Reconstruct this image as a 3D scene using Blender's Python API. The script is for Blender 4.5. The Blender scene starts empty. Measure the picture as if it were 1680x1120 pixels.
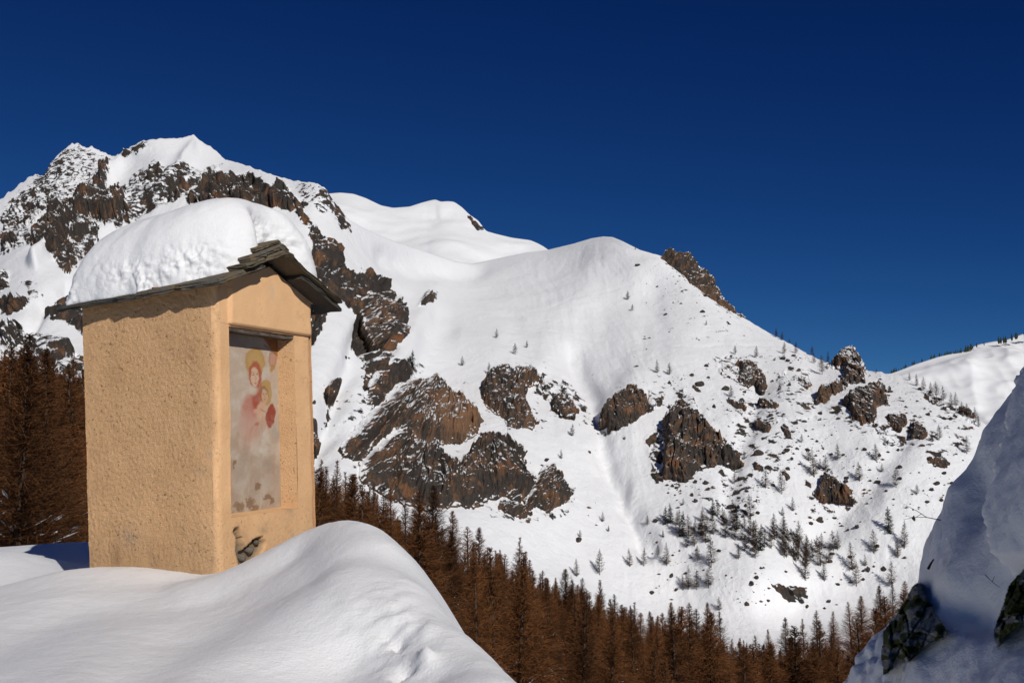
import bpy, bmesh, math, random
import numpy as np
from mathutils import Vector

random.seed(7)
rng = np.random.default_rng(7)
S = bpy.context.scene
COL = S.collection

# ------------------------------------------------------------------ camera, sky, sun, exposure
F_PX = 1867.0
PITCH = math.atan(260.0 / F_PX)
cam = bpy.data.cameras.new('camera')
cam.sensor_width = 36.0
cam.lens = 36.0 * F_PX / 1680.0
cam.clip_start = 0.05
cam.clip_end = 20000.0
camo = bpy.data.objects.new('camera', cam)
COL.objects.link(camo)
camo.location = (0, 0, 0)
camo.rotation_euler = (math.pi / 2 + PITCH, 0, 0)
S.camera = camo

SUN_AZ = math.radians(25.5)      # measured from straight behind the camera towards the right
SUN_EL = math.radians(30.0)
SUN_DIR = Vector((math.sin(SUN_AZ) * math.cos(SUN_EL), -math.cos(SUN_AZ) * math.cos(SUN_EL), math.sin(SUN_EL)))
world = bpy.data.worlds.new('World')
S.world = world
world.use_nodes = True
wn = world.node_tree.nodes
bg = wn['Background']
sky = wn.new('ShaderNodeTexSky')
sky.sky_type = 'NISHITA'
sky.sun_disc = False
sky.sun_elevation = SUN_EL
sky.sun_rotation = math.atan2(SUN_DIR.x, SUN_DIR.y)
sky.altitude = 6000.0
sky.air_density = 1.0
sky.dust_density = 0.0
sky.ozone_density = 10.0
# the photograph was taken through a polarising filter: a deeper, more saturated blue, the same curve over the whole sky
wl = world.node_tree.links
sep = wn.new('ShaderNodeSeparateColor')
com = wn.new('ShaderNodeCombineColor')
wl.new(sky.outputs['Color'], sep.inputs['Color'])
for ch, (k_, e_, top_) in enumerate(((55.2, 2.5, 0.10), (4.31, 1.8, 0.24), (1.054, 1.2, 0.42))):
    pw = wn.new('ShaderNodeMath'); pw.operation = 'POWER'
    wl.new(sep.outputs[ch], pw.inputs[0]); pw.inputs[1].default_value = e_
    ml = wn.new('ShaderNodeMath'); ml.operation = 'MULTIPLY'
    wl.new(pw.outputs[0], ml.inputs[0]); ml.inputs[1].default_value = k_ * 0.06 ** (e_ - 1)
    mn = wn.new('ShaderNodeMath'); mn.operation = 'MINIMUM'
    wl.new(ml.outputs[0], mn.inputs[0]); mn.inputs[1].default_value = top_ / 0.06
    wl.new(mn.outputs[0], com.inputs[ch])
wl.new(com.outputs['Color'], bg.inputs['Color'])
bg.inputs['Strength'].default_value = 0.054

sl = bpy.data.lights.new('sun', 'SUN')
sl.energy = 3.6
sl.angle = math.radians(0.53)
sl.color = (1.0, 0.955, 0.89)
slo = bpy.data.objects.new('sun', sl)
COL.objects.link(slo)
slo.rotation_euler = SUN_DIR.to_track_quat('Z', 'Y').to_euler()

S.view_settings.view_transform = 'Standard'
S.view_settings.look = 'None'
S.view_settings.exposure = 0.0
S.view_settings.gamma = 1.0
S.view_settings.use_curve_mapping = False
S.render.engine = 'CYCLES'
S.cycles.max_bounces = 6
S.cycles.diffuse_bounces = 3

# ------------------------------------------------------------------ numeric helpers
CP, SP = math.cos(PITCH), math.sin(PITCH)


def ray(px, py):
    """direction with y component 1 through a point of the survey picture (1680 x 1120)"""
    a = (np.asarray(px, float) - 840.0) / F_PX
    b = (np.asarray(py, float) - 560.0) / F_PX
    dx = a
    dy = CP + b * SP
    dz = SP - b * CP
    return np.stack([dx / dy, np.ones_like(dy + dx), dz / dy + 0 * dx], -1)


def P(px, py, Y):
    return ray(px, py) * np.asarray(Y, float)[..., None]


def proj(Q):
    x = Q[..., 0]
    y = Q[..., 1] * CP + Q[..., 2] * SP
    z = -Q[..., 1] * SP + Q[..., 2] * CP
    return np.stack([840 + F_PX * x / y, 560 - F_PX * z / y], -1)


def _hash(ix, iy, iz, seed):
    h = (ix * 374761393 + iy * 668265263 + iz * 2147483647 + int(seed) * 974711) & 0xFFFFFFFF
    h = ((h ^ (h >> 13)) * 1274126177) & 0xFFFFFFFF
    h = ((h ^ (h >> 16)) * 2246822519) & 0xFFFFFFFF
    return (h ^ (h >> 15)) & 0xFFFFFFFF


_G = rng.normal(size=(256, 3))
_G /= np.linalg.norm(_G, axis=1)[:, None]


def noise3(x, y, z, seed=0):
    """gradient noise, about -1 .. 1"""
    x, y, z = np.broadcast_arrays(np.asarray(x, float), np.asarray(y, float), np.asarray(z, float))
    fx, fy, fz = np.floor(x), np.floor(y), np.floor(z)
    ix, iy, iz = fx.astype(np.int64), fy.astype(np.int64), fz.astype(np.int64)
    dx, dy, dz = x - fx, y - fy, z - fz
    ux = dx * dx * dx * (dx * (dx * 6 - 15) + 10)
    uy = dy * dy * dy * (dy * (dy * 6 - 15) + 10)
    uz = dz * dz * dz * (dz * (dz * 6 - 15) + 10)
    out = 0
    for cx in (0, 1):
        wx = ux if cx else 1 - ux
        for cy in (0, 1):
            wy = uy if cy else 1 - uy
            for cz in (0, 1):
                wz = uz if cz else 1 - uz
                g = _G[_hash(ix + cx, iy + cy, iz + cz, seed) & 255]
                out = out + wx * wy * wz * (g[..., 0] * (dx - cx) + g[..., 1] * (dy - cy) + g[..., 2] * (dz - cz))
    return out * 1.6


def fbm(x, y, z, octs=4, seed=0, gain=0.5):
    a, s, t = 1.0, 0.0, 0.0
    for o in range(octs):
        f = 2.03 ** o
        s = s + a * noise3(x * f, y * f, z * f, seed + o * 17)
        t += a
        a *= gain
    return s / t


def ridged(x, y, z, octs=4, seed=0, gain=0.55):
    a, s, t = 1.0, 0.0, 0.0
    for o in range(octs):
        f = 2.07 ** o
        n = 1.0 - np.abs(noise3(x * f, y * f, z * f, seed + o * 13)) * 1.6
        s = s + a * n
        t += a
        a *= gain
    return s / t


def blocks(x, y, seed=0, tilt=0.8):
    """broken rock: flat tilted facets with sharp joints; returns height, joint distance, tone of each block"""
    fx, fy = np.floor(x), np.floor(y)
    b1 = np.full(x.shape, 9.0)
    b2 = np.full(x.shape, 9.0)
    hh = np.zeros(x.shape)
    tone = np.zeros(x.shape)
    for ox in (-1, 0, 1):
        for oy in (-1, 0, 1):
            ix, iy = (fx + ox).astype(np.int64), (fy + oy).astype(np.int64)
            h0 = _hash(ix, iy, ix * 0 + 5, seed)
            r1, r2, r3, r4 = (h0 & 255) / 255.0, ((h0 >> 8) & 255) / 255.0, ((h0 >> 16) & 255) / 255.0, ((h0 >> 24) & 255) / 255.0
            cx_, cy_ = fx + ox + 0.1 + 0.8 * r1, fy + oy + 0.1 + 0.8 * r2
            dx, dy = x - cx_, y - cy_
            d = np.sqrt(dx * dx + dy * dy)
            near = d < b1
            b2 = np.where(near, b1, np.minimum(b2, d))
            b1 = np.where(near, d, b1)
            hh = np.where(near, (r3 - 0.5) * 0.9 + tilt * (dx * (r4 - 0.5) * 2 + dy * (r1 * 1.9 - r3 * 1.1 - 0.42)), hh)
            tone = np.where(near, r4 * 0.6 + r2 * 0.4, tone)
    return hh, b2 - b1, tone


def sstep(a, b, x):
    t = np.clip((x - a) / (b - a), 0, 1)
    return t * t * (3 - 2 * t)


class TPS:
    def __init__(self, pts, vals, scale, lam=1e-4):
        self.s = scale
        self.p = np.asarray(pts, float) / scale
        v = np.asarray(vals, float)
        n = len(self.p)
        K = self._k(self.p)
        K += np.eye(n) * lam
        Q = np.hstack([np.ones((n, 1)), self.p])
        A = np.zeros((n + 3, n + 3))
        A[:n, :n] = K
        A[:n, n:] = Q
        A[n:, :n] = Q.T
        self.c = np.linalg.solve(A, np.concatenate([v, np.zeros(3)]))

    def _k(self, q):
        d2 = ((q[:, None, :] - self.p[None]) ** 2).sum(-1)
        return 0.5 * d2 * np.log(d2 + 1e-12)

    def __call__(self, a, b):
        a, b = np.broadcast_arrays(np.asarray(a, float), np.asarray(b, float))
        sh = a.shape
        q = np.stack([a.ravel(), b.ravel()], -1) / self.s
        out = np.empty(len(q))
        n = len(self.p)
        for i in range(0, len(q), 40000):
            qq = q[i:i + 40000]
            out[i:i + 40000] = self._k(qq) @ self.c[:n] + self.c[n] + qq @ self.c[n + 1:]
        return out.reshape(sh)


def in_poly(px, py, poly):
    """signed distance to a polygon (positive inside), in picture units"""
    poly = np.asarray(poly, float)
    inside = np.zeros(px.shape, bool)
    d = np.full(px.shape, 1e9)
    n = len(poly)
    for i in range(n):
        x0, y0 = poly[i]
        x1, y1 = poly[(i + 1) % n]
        c = ((y0 > py) != (y1 > py))
        with np.errstate(divide='ignore', invalid='ignore'):
            xi = (x1 - x0) * (py - y0) / (y1 - y0 if y1 != y0 else 1e-9) + x0
        inside ^= c & (px < xi)
        ex, ey = x1 - x0, y1 - y0
        t = np.clip(((px - x0) * ex + (py - y0) * ey) / (ex * ex + ey * ey + 1e-9), 0, 1)
        d = np.minimum(d, np.hypot(px - x0 - t * ex, py - y0 - t * ey))
    return np.where(inside, d, -d)


def seg_dist(px, py, line):
    line = np.asarray(line, float)
    d = np.full(px.shape, 1e9)
    for i in range(len(line) - 1):
        x0, y0 = line[i]
        x1, y1 = line[i + 1]
        ex, ey = x1 - x0, y1 - y0
        t = np.clip(((px - x0) * ex + (py - y0) * ey) / (ex * ex + ey * ey), 0, 1)
        d = np.minimum(d, np.hypot(px - x0 - t * ex, py - y0 - t * ey))
    return d


# ------------------------------------------------------------------ object helpers
def tag(o, label=None, cat=None, group=None, kind=None):
    if label:
        o['label'] = label
    if cat:
        o['category'] = cat
    if group:
        o['group'] = group
    if kind:
        o['kind'] = kind
    return o


def link(name, me, parent=None):
    o = bpy.data.objects.new(name, me)
    COL.objects.link(o)
    if parent is not None:
        o.parent = parent
    return o


def empty(name, loc=(0, 0, 0), rz=0.0):
    o = bpy.data.objects.new(name, None)
    COL.objects.link(o)
    o.empty_display_size = 0.2
    o.location = loc
    o.rotation_euler = (0, 0, rz)
    return o


def np_mesh(name, verts, faces, mats, smooth=True, attrs=None, colors=None, mat_idx=None):
    """faces: list of int arrays (n,3) or (n,4)"""
    me = bpy.data.meshes.new(name)
    verts = np.asarray(verts, np.float32)
    if isinstance(faces, np.ndarray):
        faces = [faces]
    loops = np.concatenate([f.ravel() for f in faces]).astype(np.int32)
    tot = np.concatenate([np.full(len(f), f.shape[1]) for f in faces]).astype(np.int32)
    start = np.concatenate([[0], np.cumsum(tot)[:-1]]).astype(np.int32)
    me.vertices.add(len(verts))
    me.vertices.foreach_set('co', verts.ravel())
    me.loops.add(len(loops))
    me.loops.foreach_set('vertex_index', loops)
    me.polygons.add(len(tot))
    me.polygons.foreach_set('loop_start', start)
    me.polygons.foreach_set('loop_total', tot)
    me.polygons.foreach_set('use_smooth', np.full(len(tot), bool(smooth)))
    if mat_idx is not None:
        me.polygons.foreach_set('material_index', np.asarray(mat_idx, np.int32))
    for m in (mats if isinstance(mats, (list, tuple)) else [mats]):
        me.materials.append(m)
    me.update(calc_edges=True)
    me.validate()
    for k, v in (attrs or {}).items():
        a = me.attributes.new(k, 'FLOAT', 'POINT')
        a.data.foreach_set('value', np.asarray(v, np.float32).ravel())
    for k, v in (colors or {}).items():
        a = me.attributes.new(k, 'FLOAT_COLOR', 'POINT')
        c = np.ones((len(verts), 4), np.float32)
        c[:, :3] = np.asarray(v).reshape(-1, 3)
        a.data.foreach_set('color', c.ravel())
    return me


def grid_faces(nr, nc, off=0, wrap=False, mask=None):
    r = np.arange(nr - 1)
    c = np.arange(nc if wrap else nc - 1)
    R, C = np.meshgrid(r, c, indexing='ij')
    C2 = (C + 1) % nc
    f = np.stack([R * nc + C, (R + 1) * nc + C, (R + 1) * nc + C2, R * nc + C2], -1)
    if mask is not None:
        f = f[mask]
    return f.reshape(-1, 4) + off


def grid_normals(Q):
    du = np.gradient(Q, axis=1)
    dv = np.gradient(Q, axis=0)
    n = np.cross(du, dv)
    n /= np.linalg.norm(n, axis=-1, keepdims=True) + 1e-12
    flip = (n * Q).sum(-1) > 0          # turn towards the camera side
    n[flip] *= -1
    return n


# ------------------------------------------------------------------ materials
def new_mat(name, rough=0.8, spec=0.2):
    m = bpy.data.materials.new(name)
    m.use_nodes = True
    nt = m.node_tree
    b = nt.nodes['Principled BSDF']
    b.inputs['Roughness'].default_value = rough
    b.inputs['Specular IOR Level'].default_value = spec
    return m, nt, b


def N(nt, kind, **kw):
    n = nt.nodes.new(kind)
    for k, v in kw.items():
        if k in n.inputs:
            n.inputs[k].default_value = v
        else:
            setattr(n, k, v)
    return n


def ramp(nt, src, stops, interp='LINEAR'):
    r = nt.nodes.new('ShaderNodeValToRGB')
    r.color_ramp.interpolation = interp
    e = r.color_ramp.elements
    while len(e) < len(stops):
        e.new(0.5)
    for i, (p, c) in enumerate(stops):
        e[i].position = p
        e[i].color = (c[0], c[1], c[2], 1) if hasattr(c, '__len__') else (c, c, c, 1)
    nt.links.new(src, r.inputs['Fac'])
    return r.outputs['Color']


def math_(nt, op, a, b=None, c=None):
    n = nt.nodes.new('ShaderNodeMath')
    n.operation = op
    for i, v in enumerate((a, b, c)):
        if v is None:
            continue
        if isinstance(v, (int, float)):
            n.inputs[i].default_value = v
        else:
            nt.links.new(v, n.inputs[i])
    return n.outputs[0]


def mix(nt, fac, a, b):
    n = nt.nodes.new('ShaderNodeMix')
    n.data_type = 'RGBA'
    if isinstance(fac, (int, float)):
        n.inputs[0].default_value = fac
    else:
        nt.links.new(fac, n.inputs[0])
    for i, v in ((6, a), (7, b)):
        if hasattr(v, '__len__'):
            n.inputs[i].default_value = (v[0], v[1], v[2], 1)
        else:
            nt.links.new(v, n.inputs[i])
    return n.outputs[2]


def noise_tex(nt, scale, detail=4.0, rough=0.55, vec=None, dist=0.0):
    n = nt.nodes.new('ShaderNodeTexNoise')
    n.inputs['Scale'].default_value = scale
    n.inputs['Detail'].default_value = detail
    n.inputs['Roughness'].default_value = rough
    n.inputs['Distortion'].default_value = dist
    if vec is not None:
        nt.links.new(vec, n.inputs['Vector'])
    return n.outputs['Fac']


def coord(nt, scale=(1, 1, 1), rot=(0, 0, 0)):
    tc = nt.nodes.new('ShaderNodeTexCoord')
    mp = nt.nodes.new('ShaderNodeMapping')
    mp.inputs['Scale'].default_value = scale
    mp.inputs['Rotation'].default_value = rot
    nt.links.new(tc.outputs['Object'], mp.inputs['Vector'])
    return mp.outputs['Vector']


def bump(nt, b, height, strength, dist):
    n = nt.nodes.new('ShaderNodeBump')
    n.inputs['Strength'].default_value = strength
    n.inputs['Distance'].default_value = dist
    nt.links.new(height, n.inputs['Height'])
    nt.links.new(n.outputs['Normal'], b.inputs['Normal'])
    return n


SNOW = (0.86, 0.87, 0.89)


def snow_near_mat():
    m, nt, b = new_mat('fresh_snow', 0.55, 0.25)
    v = coord(nt)
    c = noise_tex(nt, 2.5, 4, 0.6, v)
    col = mix(nt, c, (0.79, 0.80, 0.82), (0.84, 0.845, 0.855))
    nt.links.new(col, b.inputs['Base Color'])
    b.inputs['Subsurface Weight'].default_value = 0.15
    b.inputs['Subsurface Radius'].default_value = (0.03, 0.035, 0.04)
    h1 = noise_tex(nt, 16, 3, 0.6, v)
    h2 = noise_tex(nt, 70, 3, 0.65, v)
    h3 = noise_tex(nt, 330, 2, 0.5, v)
    h = math_(nt, 'ADD', math_(nt, 'MULTIPLY', h1, 0.5), math_(nt, 'ADD', math_(nt, 'MULTIPLY', h2, 0.35), math_(nt, 'MULTIPLY', h3, 0.12)))
    bump(nt, b, h, 0.6, 0.022)
    gl = ramp(nt, noise_tex(nt, 900, 1, 0.5, v), [(0.66, 0.55), (0.72, 0.12)])
    nt.links.new(gl, b.inputs['Roughness'])
    return m


def rock_color(nt, scale, zs=0.45, warmth=0.0):
    v = coord(nt, (scale, scale, scale * zs), (0.25, 0.15, 0.3))
    v2 = coord(nt, (scale, scale, scale))
    n1 = noise_tex(nt, 0.35, 5, 0.6, v2, 0.6)
    n2 = noise_tex(nt, 1.3, 6, 0.65, v, 0.8)
    n3 = noise_tex(nt, 6.0, 5, 0.7, v)
    dark = mix(nt, n3, (0.016, 0.014, 0.013), (0.088, 0.074, 0.064))
    warm = mix(nt, n3, (0.085, 0.040, 0.020), (0.26, 0.145, 0.080))
    f = ramp(nt, math_(nt, 'ADD', math_(nt, 'MULTIPLY', n1, 0.45), math_(nt, 'MULTIPLY', n2, 0.75)), [(0.56 - warmth, 0.0), (0.69 - warmth, 1.0)])
    c = mix(nt, f, dark, warm)
    rust = ramp(nt, n1, [(0.60, 0.0), (0.74, 1.0)])
    c = mix(nt, math_(nt, 'MULTIPLY', rust, 0.6), c, (0.24, 0.085, 0.030))
    return c, n2, n3


def mountain_mat(name, scale, amp=1.7, warmth=0.0, steep=1.05):
    """snow with rock breaking through where the rock attribute says so and the ground is steep"""
    m, nt, b = new_mat(name, 0.75, 0.15)
    rc, n2, n3 = rock_color(nt, scale, 0.45, warmth)
    ta = nt.nodes.new('ShaderNodeAttribute')
    ta.attribute_name = 'tan'
    rc = mix(nt, math_(nt, 'MULTIPLY', ta.outputs['Fac'], 0.85), rc, mix(nt, n3, (0.15, 0.068, 0.030), (0.34, 0.20, 0.115)))
    at = nt.nodes.new('ShaderNodeAttribute')
    at.attribute_name = 'rock'
    ge = nt.nodes.new('ShaderNodeNewGeometry')
    sx = nt.nodes.new('ShaderNodeSeparateXYZ')
    nt.links.new(ge.outputs['Normal'], sx.inputs[0])
    v2 = coord(nt, (scale, scale, scale))
    nz = noise_tex(nt, 2.0, 7, 0.72, v2, 0.3)
    s = math_(nt, 'SUBTRACT', math_(nt, 'MULTIPLY', at.outputs['Fac'], 1.5), math_(nt, 'MULTIPLY', sx.outputs['Z'], steep))
    s = math_(nt, 'ADD', s, math_(nt, 'MULTIPLY', math_(nt, 'SUBTRACT', nz, 0.5), amp))
    fac = ramp(nt, s, [(0.30, 0.0), (0.40, 1.0)])
    sn = mix(nt, noise_tex(nt, 0.8, 3, 0.5, v2), (0.78, 0.79, 0.81), (0.83, 0.835, 0.845))
    nt.links.new(mix(nt, fac, sn, rc), b.inputs['Base Color'])
    hb = math_(nt, 'ADD', math_(nt, 'MULTIPLY', n2, 0.6), math_(nt, 'MULTIPLY', n3, 0.4))
    hb = math_(nt, 'MULTIPLY', hb, math_(nt, 'ADD', math_(nt, 'MULTIPLY', fac, 0.74), 0.26))
    bump(nt, b, hb, 1.0, 1.6 / scale * 0.3)
    return m


def twig_mat(name, c0, c1, scale=0.6):
    m, nt, b = new_mat(name, 0.9, 0.05)
    v = coord(nt)
    oi = nt.nodes.new('ShaderNodeObjectInfo')
    n = noise_tex(nt, scale, 3, 0.6, v)
    f = math_(nt, 'ADD', math_(nt, 'MULTIPLY', n, 0.55), math_(nt, 'MULTIPLY', oi.outputs['Random'], 0.55))
    nt.links.new(ramp(nt, f, [(0.25, c0), (0.8, c1)]), b.inputs['Base Color'])
    return m


def plain_mat(name, c0, c1, scale, rough=0.85, bs=0.0, bd=0.01, stretch=(1, 1, 1)):
    m, nt, b = new_mat(name, rough, 0.2)
    v = coord(nt, stretch)
    n = noise_tex(nt, scale, 6, 0.65, v)
    nt.links.new(ramp(nt, n, [(0.3, c0), (0.7, c1)]), b.inputs['Base Color'])
    if bs:
        bump(nt, b, n, bs, bd)
    return m


M_SNOW = snow_near_mat()
M_MTN = mountain_mat('snowy_mountain_rock', 0.09, 2.1, -0.045)
M_CLIFF = mountain_mat('outcrop_rock', 0.16, 0.35, -0.025, 1.17)
M_HILL = plain_mat('hill_snow', (0.78, 0.79, 0.81), (0.83, 0.835, 0.845), 0.05, 0.75, 0.3, 1.5)
M_LARCH = twig_mat('larch_twigs', (0.045, 0.021, 0.011), (0.20, 0.084, 0.032), 0.25)
M_LARCHFAR = twig_mat('larch_twigs_far', (0.036, 0.022, 0.015), (0.090, 0.054, 0.034))
M_SPRUCE = twig_mat('spruce_needles', (0.014, 0.020, 0.014), (0.035, 0.045, 0.028))
M_BARK = plain_mat('larch_bark', (0.030, 0.020, 0.014), (0.09, 0.06, 0.042), 3.0)
M_BSNOW = plain_mat('branch_snow', (0.78, 0.80, 0.83), (0.88, 0.88, 0.89), 3.0)

# ------------------------------------------------------------------ the mountain: skyline and depth survey
SKY = np.array([(-200, 440), (-100, 385), (0, 326), (20, 312), (45, 293), (58, 288), (70, 290), (85, 265), (100, 250), (118, 236), (128, 236), (140, 242),
                (150, 241), (163, 246), (175, 254), (188, 256), (205, 246), (235, 230), (262, 228), (300, 226), (318, 221), (330, 232), (345, 240), (352, 246), (370, 262),
                (400, 270), (430, 281), (455, 290), (480, 296), (505, 299), (522, 301), (533, 309), (545, 325), (560, 345), (575, 362), (600, 376), (650, 397),
                (700, 413), (745, 428), (775, 433), (830, 421), (865, 414), (898, 410), (940, 400), (970, 391), (990, 388), (1005, 389), (1020, 395),
                (1050, 410), (1085, 420), (1120, 445), (1155, 478), (1185, 500), (1220, 521), (1260, 545), (1300, 566), (1340, 588), (1380, 600), (1420, 607),
                (1470, 614), (1500, 626), (1530, 640), (1560, 655), (1590, 678), (1610, 692), (1680, 745), (1900, 850)], float)
CTRL = [(-200, 440, 1150), (0, 326, 1200), (120, 236, 1290), (188, 257, 1250), (235, 230, 1210), (318, 222, 1230), (370, 262, 1150), (430, 281, 1060), (480, 296, 1010),
        (530, 305, 970), (560, 345, 975), (600, 376, 1010), (650, 397, 1100), (740, 426, 1250), (775, 433, 1310), (830, 421, 1310), (898, 410, 1260), (940, 400, 1215),
        (990, 388, 1160), (1020, 395, 1110), (1085, 420, 1050), (1150, 475, 1000), (1220, 521, 960), (1300, 566, 900), (1340, 588, 860), (1420, 607, 800), (1470, 614, 780),
        (1560, 655, 720), (1610, 692, 690), (1680, 745, 660), (1900, 850, 620),
        (-200, 900, 420), (0, 880, 420), (300, 900, 430), (560, 800, 545), (620, 840, 545), (760, 850, 560), (900, 930, 560), (1000, 985, 560), (1100, 1020, 555), (1200, 1035, 540),
        (1300, 1010, 560), (1400, 985, 570), (1480, 960, 570), (1680, 930, 560), (1900, 920, 560),
        (-200, 1180, 350), (200, 1180, 350), (600, 1180, 360), (900, 1180, 390), (1200, 1180, 410), (1500, 1180, 410), (1900, 1180, 400),
        (50, 430, 840), (60, 560, 690), (120, 380, 960), (200, 330, 1060), (300, 330, 1010), (400, 320, 985), (480, 345, 940), (300, 500, 800), (450, 480, 790),
        (540, 420, 860), (620, 440, 950), (700, 470, 1050), (770, 455, 1190), (850, 465, 1120), (950, 465, 1060), (600, 520, 780), (560, 640, 650),
        (700, 560, 850), (820, 540, 900), (950, 540, 925), (1050, 500, 980), (690, 640, 740), (840, 600, 800), (960, 620, 800), (1020, 640, 760), (1120, 560, 850),
        (1100, 660, 740), (1200, 620, 780), (1300, 650, 740), (1400, 660, 720), (1500, 690, 680), (1200, 760, 660), (1350, 780, 650), (1500, 780, 625),
        (700, 740, 640), (850, 760, 640), (1000, 760, 680), (1040, 860, 620), (950, 850, 615), (1150, 860, 605), (1300, 880, 600), (1450, 870, 595), (1250, 950, 560)]
_c = np.array(CTRL, float)
DEPTH = TPS(_c[:, :2], np.log(_c[:, 2]), 400.0, 2e-4)


def depth(px, py):
    return np.exp(DEPTH(px, py))


# rock zones of the mountain (polygon, how much rock)
HALOS = [[(545, 640), (640, 600), (720, 605), (800, 640), (830, 600), (900, 600), (965, 640), (970, 690), (900, 700), (880, 715), (840, 735), (880, 760), (950, 800), (930, 850), (850, 860), (790, 840), (580, 800), (550, 740)],
         [(970, 690), (1000, 640), (1040, 600), (1130, 640), (1200, 700), (1240, 760), (1220, 800), (1120, 810), (1060, 790), (1070, 720), (1010, 712)],
         [(1195, 580), (1340, 585), (1400, 560), (1440, 610), (1500, 650), (1540, 720), (1440, 730), (1360, 700), (1260, 670), (1190, 660)],
         [(1315, 770), (1360, 765), (1425, 815), (1410, 840), (1330, 835)], [(1075, 410), (1120, 405), (1240, 530), (1180, 520), (1090, 440)]]
ZONES = [
    ([(40, 393), (77, 343), (100, 323), (147, 310), (160, 320), (125, 360), (112, 387), (127, 427), (113, 452), (77, 420), (43, 400)], 1.0),
    ([(100, 323), (150, 317), (187, 278), (173, 317), (207, 300), (210, 357), (165, 375), (140, 420), (120, 440), (110, 380)], 0.82),
    ([(150, 320), (162, 290), (187, 276), (180, 300), (160, 322)], 1.0),
    ([(213, 293), (245, 268), (300, 275), (370, 268), (320, 320), (240, 350), (205, 360), (205, 310)], 0.58),
    ([(300, 330), (345, 290), (370, 282), (413, 283), (450, 308), (467, 300), (482, 323), (480, 350), (457, 340), (400, 340), (333, 340)], 1.0),
    ([(243, 268), (262, 268), (270, 288), (258, 292), (245, 303)], 1.0),
    ([(262, 330), (280, 302), (303, 288), (308, 300), (292, 332)], 1.0),
    ([(480, 325), (507, 333), (497, 350), (515, 370), (500, 372), (485, 350)], 0.95),
    ([(545, 325), (560, 340), (578, 380), (565, 375), (548, 345)], 0.62),
    ([(480, 300), (535, 305), (560, 345), (520, 345), (490, 325)], 0.34),
    ([(510, 378), (530, 390), (540, 425), (565, 440), (598, 450), (600, 480), (575, 498), (545, 490), (525, 470), (514, 430)], 0.95),
    ([(596, 440), (628, 460), (625, 500), (600, 490)], 0.7),
    ([(72, 510), (88, 482), (115, 488), (150, 480), (150, 570), (118, 535), (84, 524)], 1.0),
    ([(0, 492), (28, 492), (46, 487), (48, 500), (12, 518), (0, 516)], 0.95),
    ([(0, 440), (18, 452), (16, 470), (0, 478)], 0.8),
    ([(40, 462), (60, 458), (72, 480), (50, 490)], 0.5),
    ([(0, 535), (30, 525), (60, 560), (90, 560), (140, 590), (140, 640), (0, 660)], 0.72),
    ([(0, 345), (60, 290), (100, 250), (130, 238), (185, 258), (165, 300), (90, 330), (40, 380), (0, 400)], 0.57),
    ([(225, 236), (240, 230), (246, 234), (234, 246), (210, 262), (205, 258)], 0.8),
    ([(0, 385), (22, 380), (36, 398), (10, 405)], 0.9),
    ([(188, 262), (200, 256), (190, 275), (165, 300)], 0.7),
    ([(500, 505), (520, 500), (538, 508), (528, 545), (512, 565), (500, 545)], 0.95),
    ([(585, 490), (610, 478), (640, 488), (664, 505), (666, 520), (640, 556), (637, 590), (622, 604), (610, 570), (590, 530)], 0.96),
    ([(597, 640), (605, 615), (640, 600), (668, 622), (640, 655), (610, 672)], 0.95),
    ([(560, 442), (625, 452), (664, 500), (660, 560), (630, 600), (614, 650), (598, 655), (600, 590), (586, 520), (560, 492)], 0.84),
    ([(505, 372), (546, 392), (566, 440), (530, 446), (512, 410)], 0.9),
    ([(20, 330), (75, 300), (100, 318), (70, 345), (40, 400), (0, 420), (0, 350)], 0.66),
    ([(676, 512), (690, 494), (714, 490), (708, 506), (690, 517)], 0.75),
    ([(505, 660), (530, 700), (545, 760), (505, 760)], 0.5),
    ([(880, 612), (950, 628), (968, 662), (930, 665), (880, 640)], 0.66),
    ([(720, 625), (760, 640), (775, 660), (750, 650)], 0.55),
    ([(1060, 642), (1090, 650), (1085, 668), (1062, 680)], 0.6),
    ([(1060, 720), (1090, 690), (1090, 790), (1068, 780)], 0.62),
    ([(1100, 640), (1125, 640), (1160, 690), (1150, 700), (1115, 660)], 0.6),
    ([(1170, 588), (1215, 585), (1262, 640), (1230, 640), (1180, 620)], 0.56),
    ([(1270, 615), (1330, 615), (1335, 660), (1275, 650)], 0.52),
    ([(1200, 655), (1330, 640), (1345, 690), (1300, 700), (1190, 680)], 0.50),
    ([(1330, 660), (1400, 665), (1450, 700), (1520, 720), (1480, 735), (1390, 700)], 0.56),
    ([(1440, 640), (1520, 640), (1600, 690), (1590, 740), (1540, 760), (1470, 710)], 0.47),
    ([(1500, 630), (1560, 655), (1606, 692), (1595, 700), (1540, 670)], 0.62),
    ([(1180, 680), (1330, 690), (1300, 760), (1230, 790), (1200, 740)], 0.40),
    ([(1130, 770), (1240, 770), (1250, 830), (1150, 820)], 0.38),
    ([(1060, 560), (1120, 440), (1170, 500), (1200, 560)], 0.20),
    ([(820, 815), (860, 830), (880, 840), (850, 850), (815, 835)], 0.7),
    ([(1270, 960), (1330, 965), (1325, 985), (1290, 985)], 0.45),
]
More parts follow.
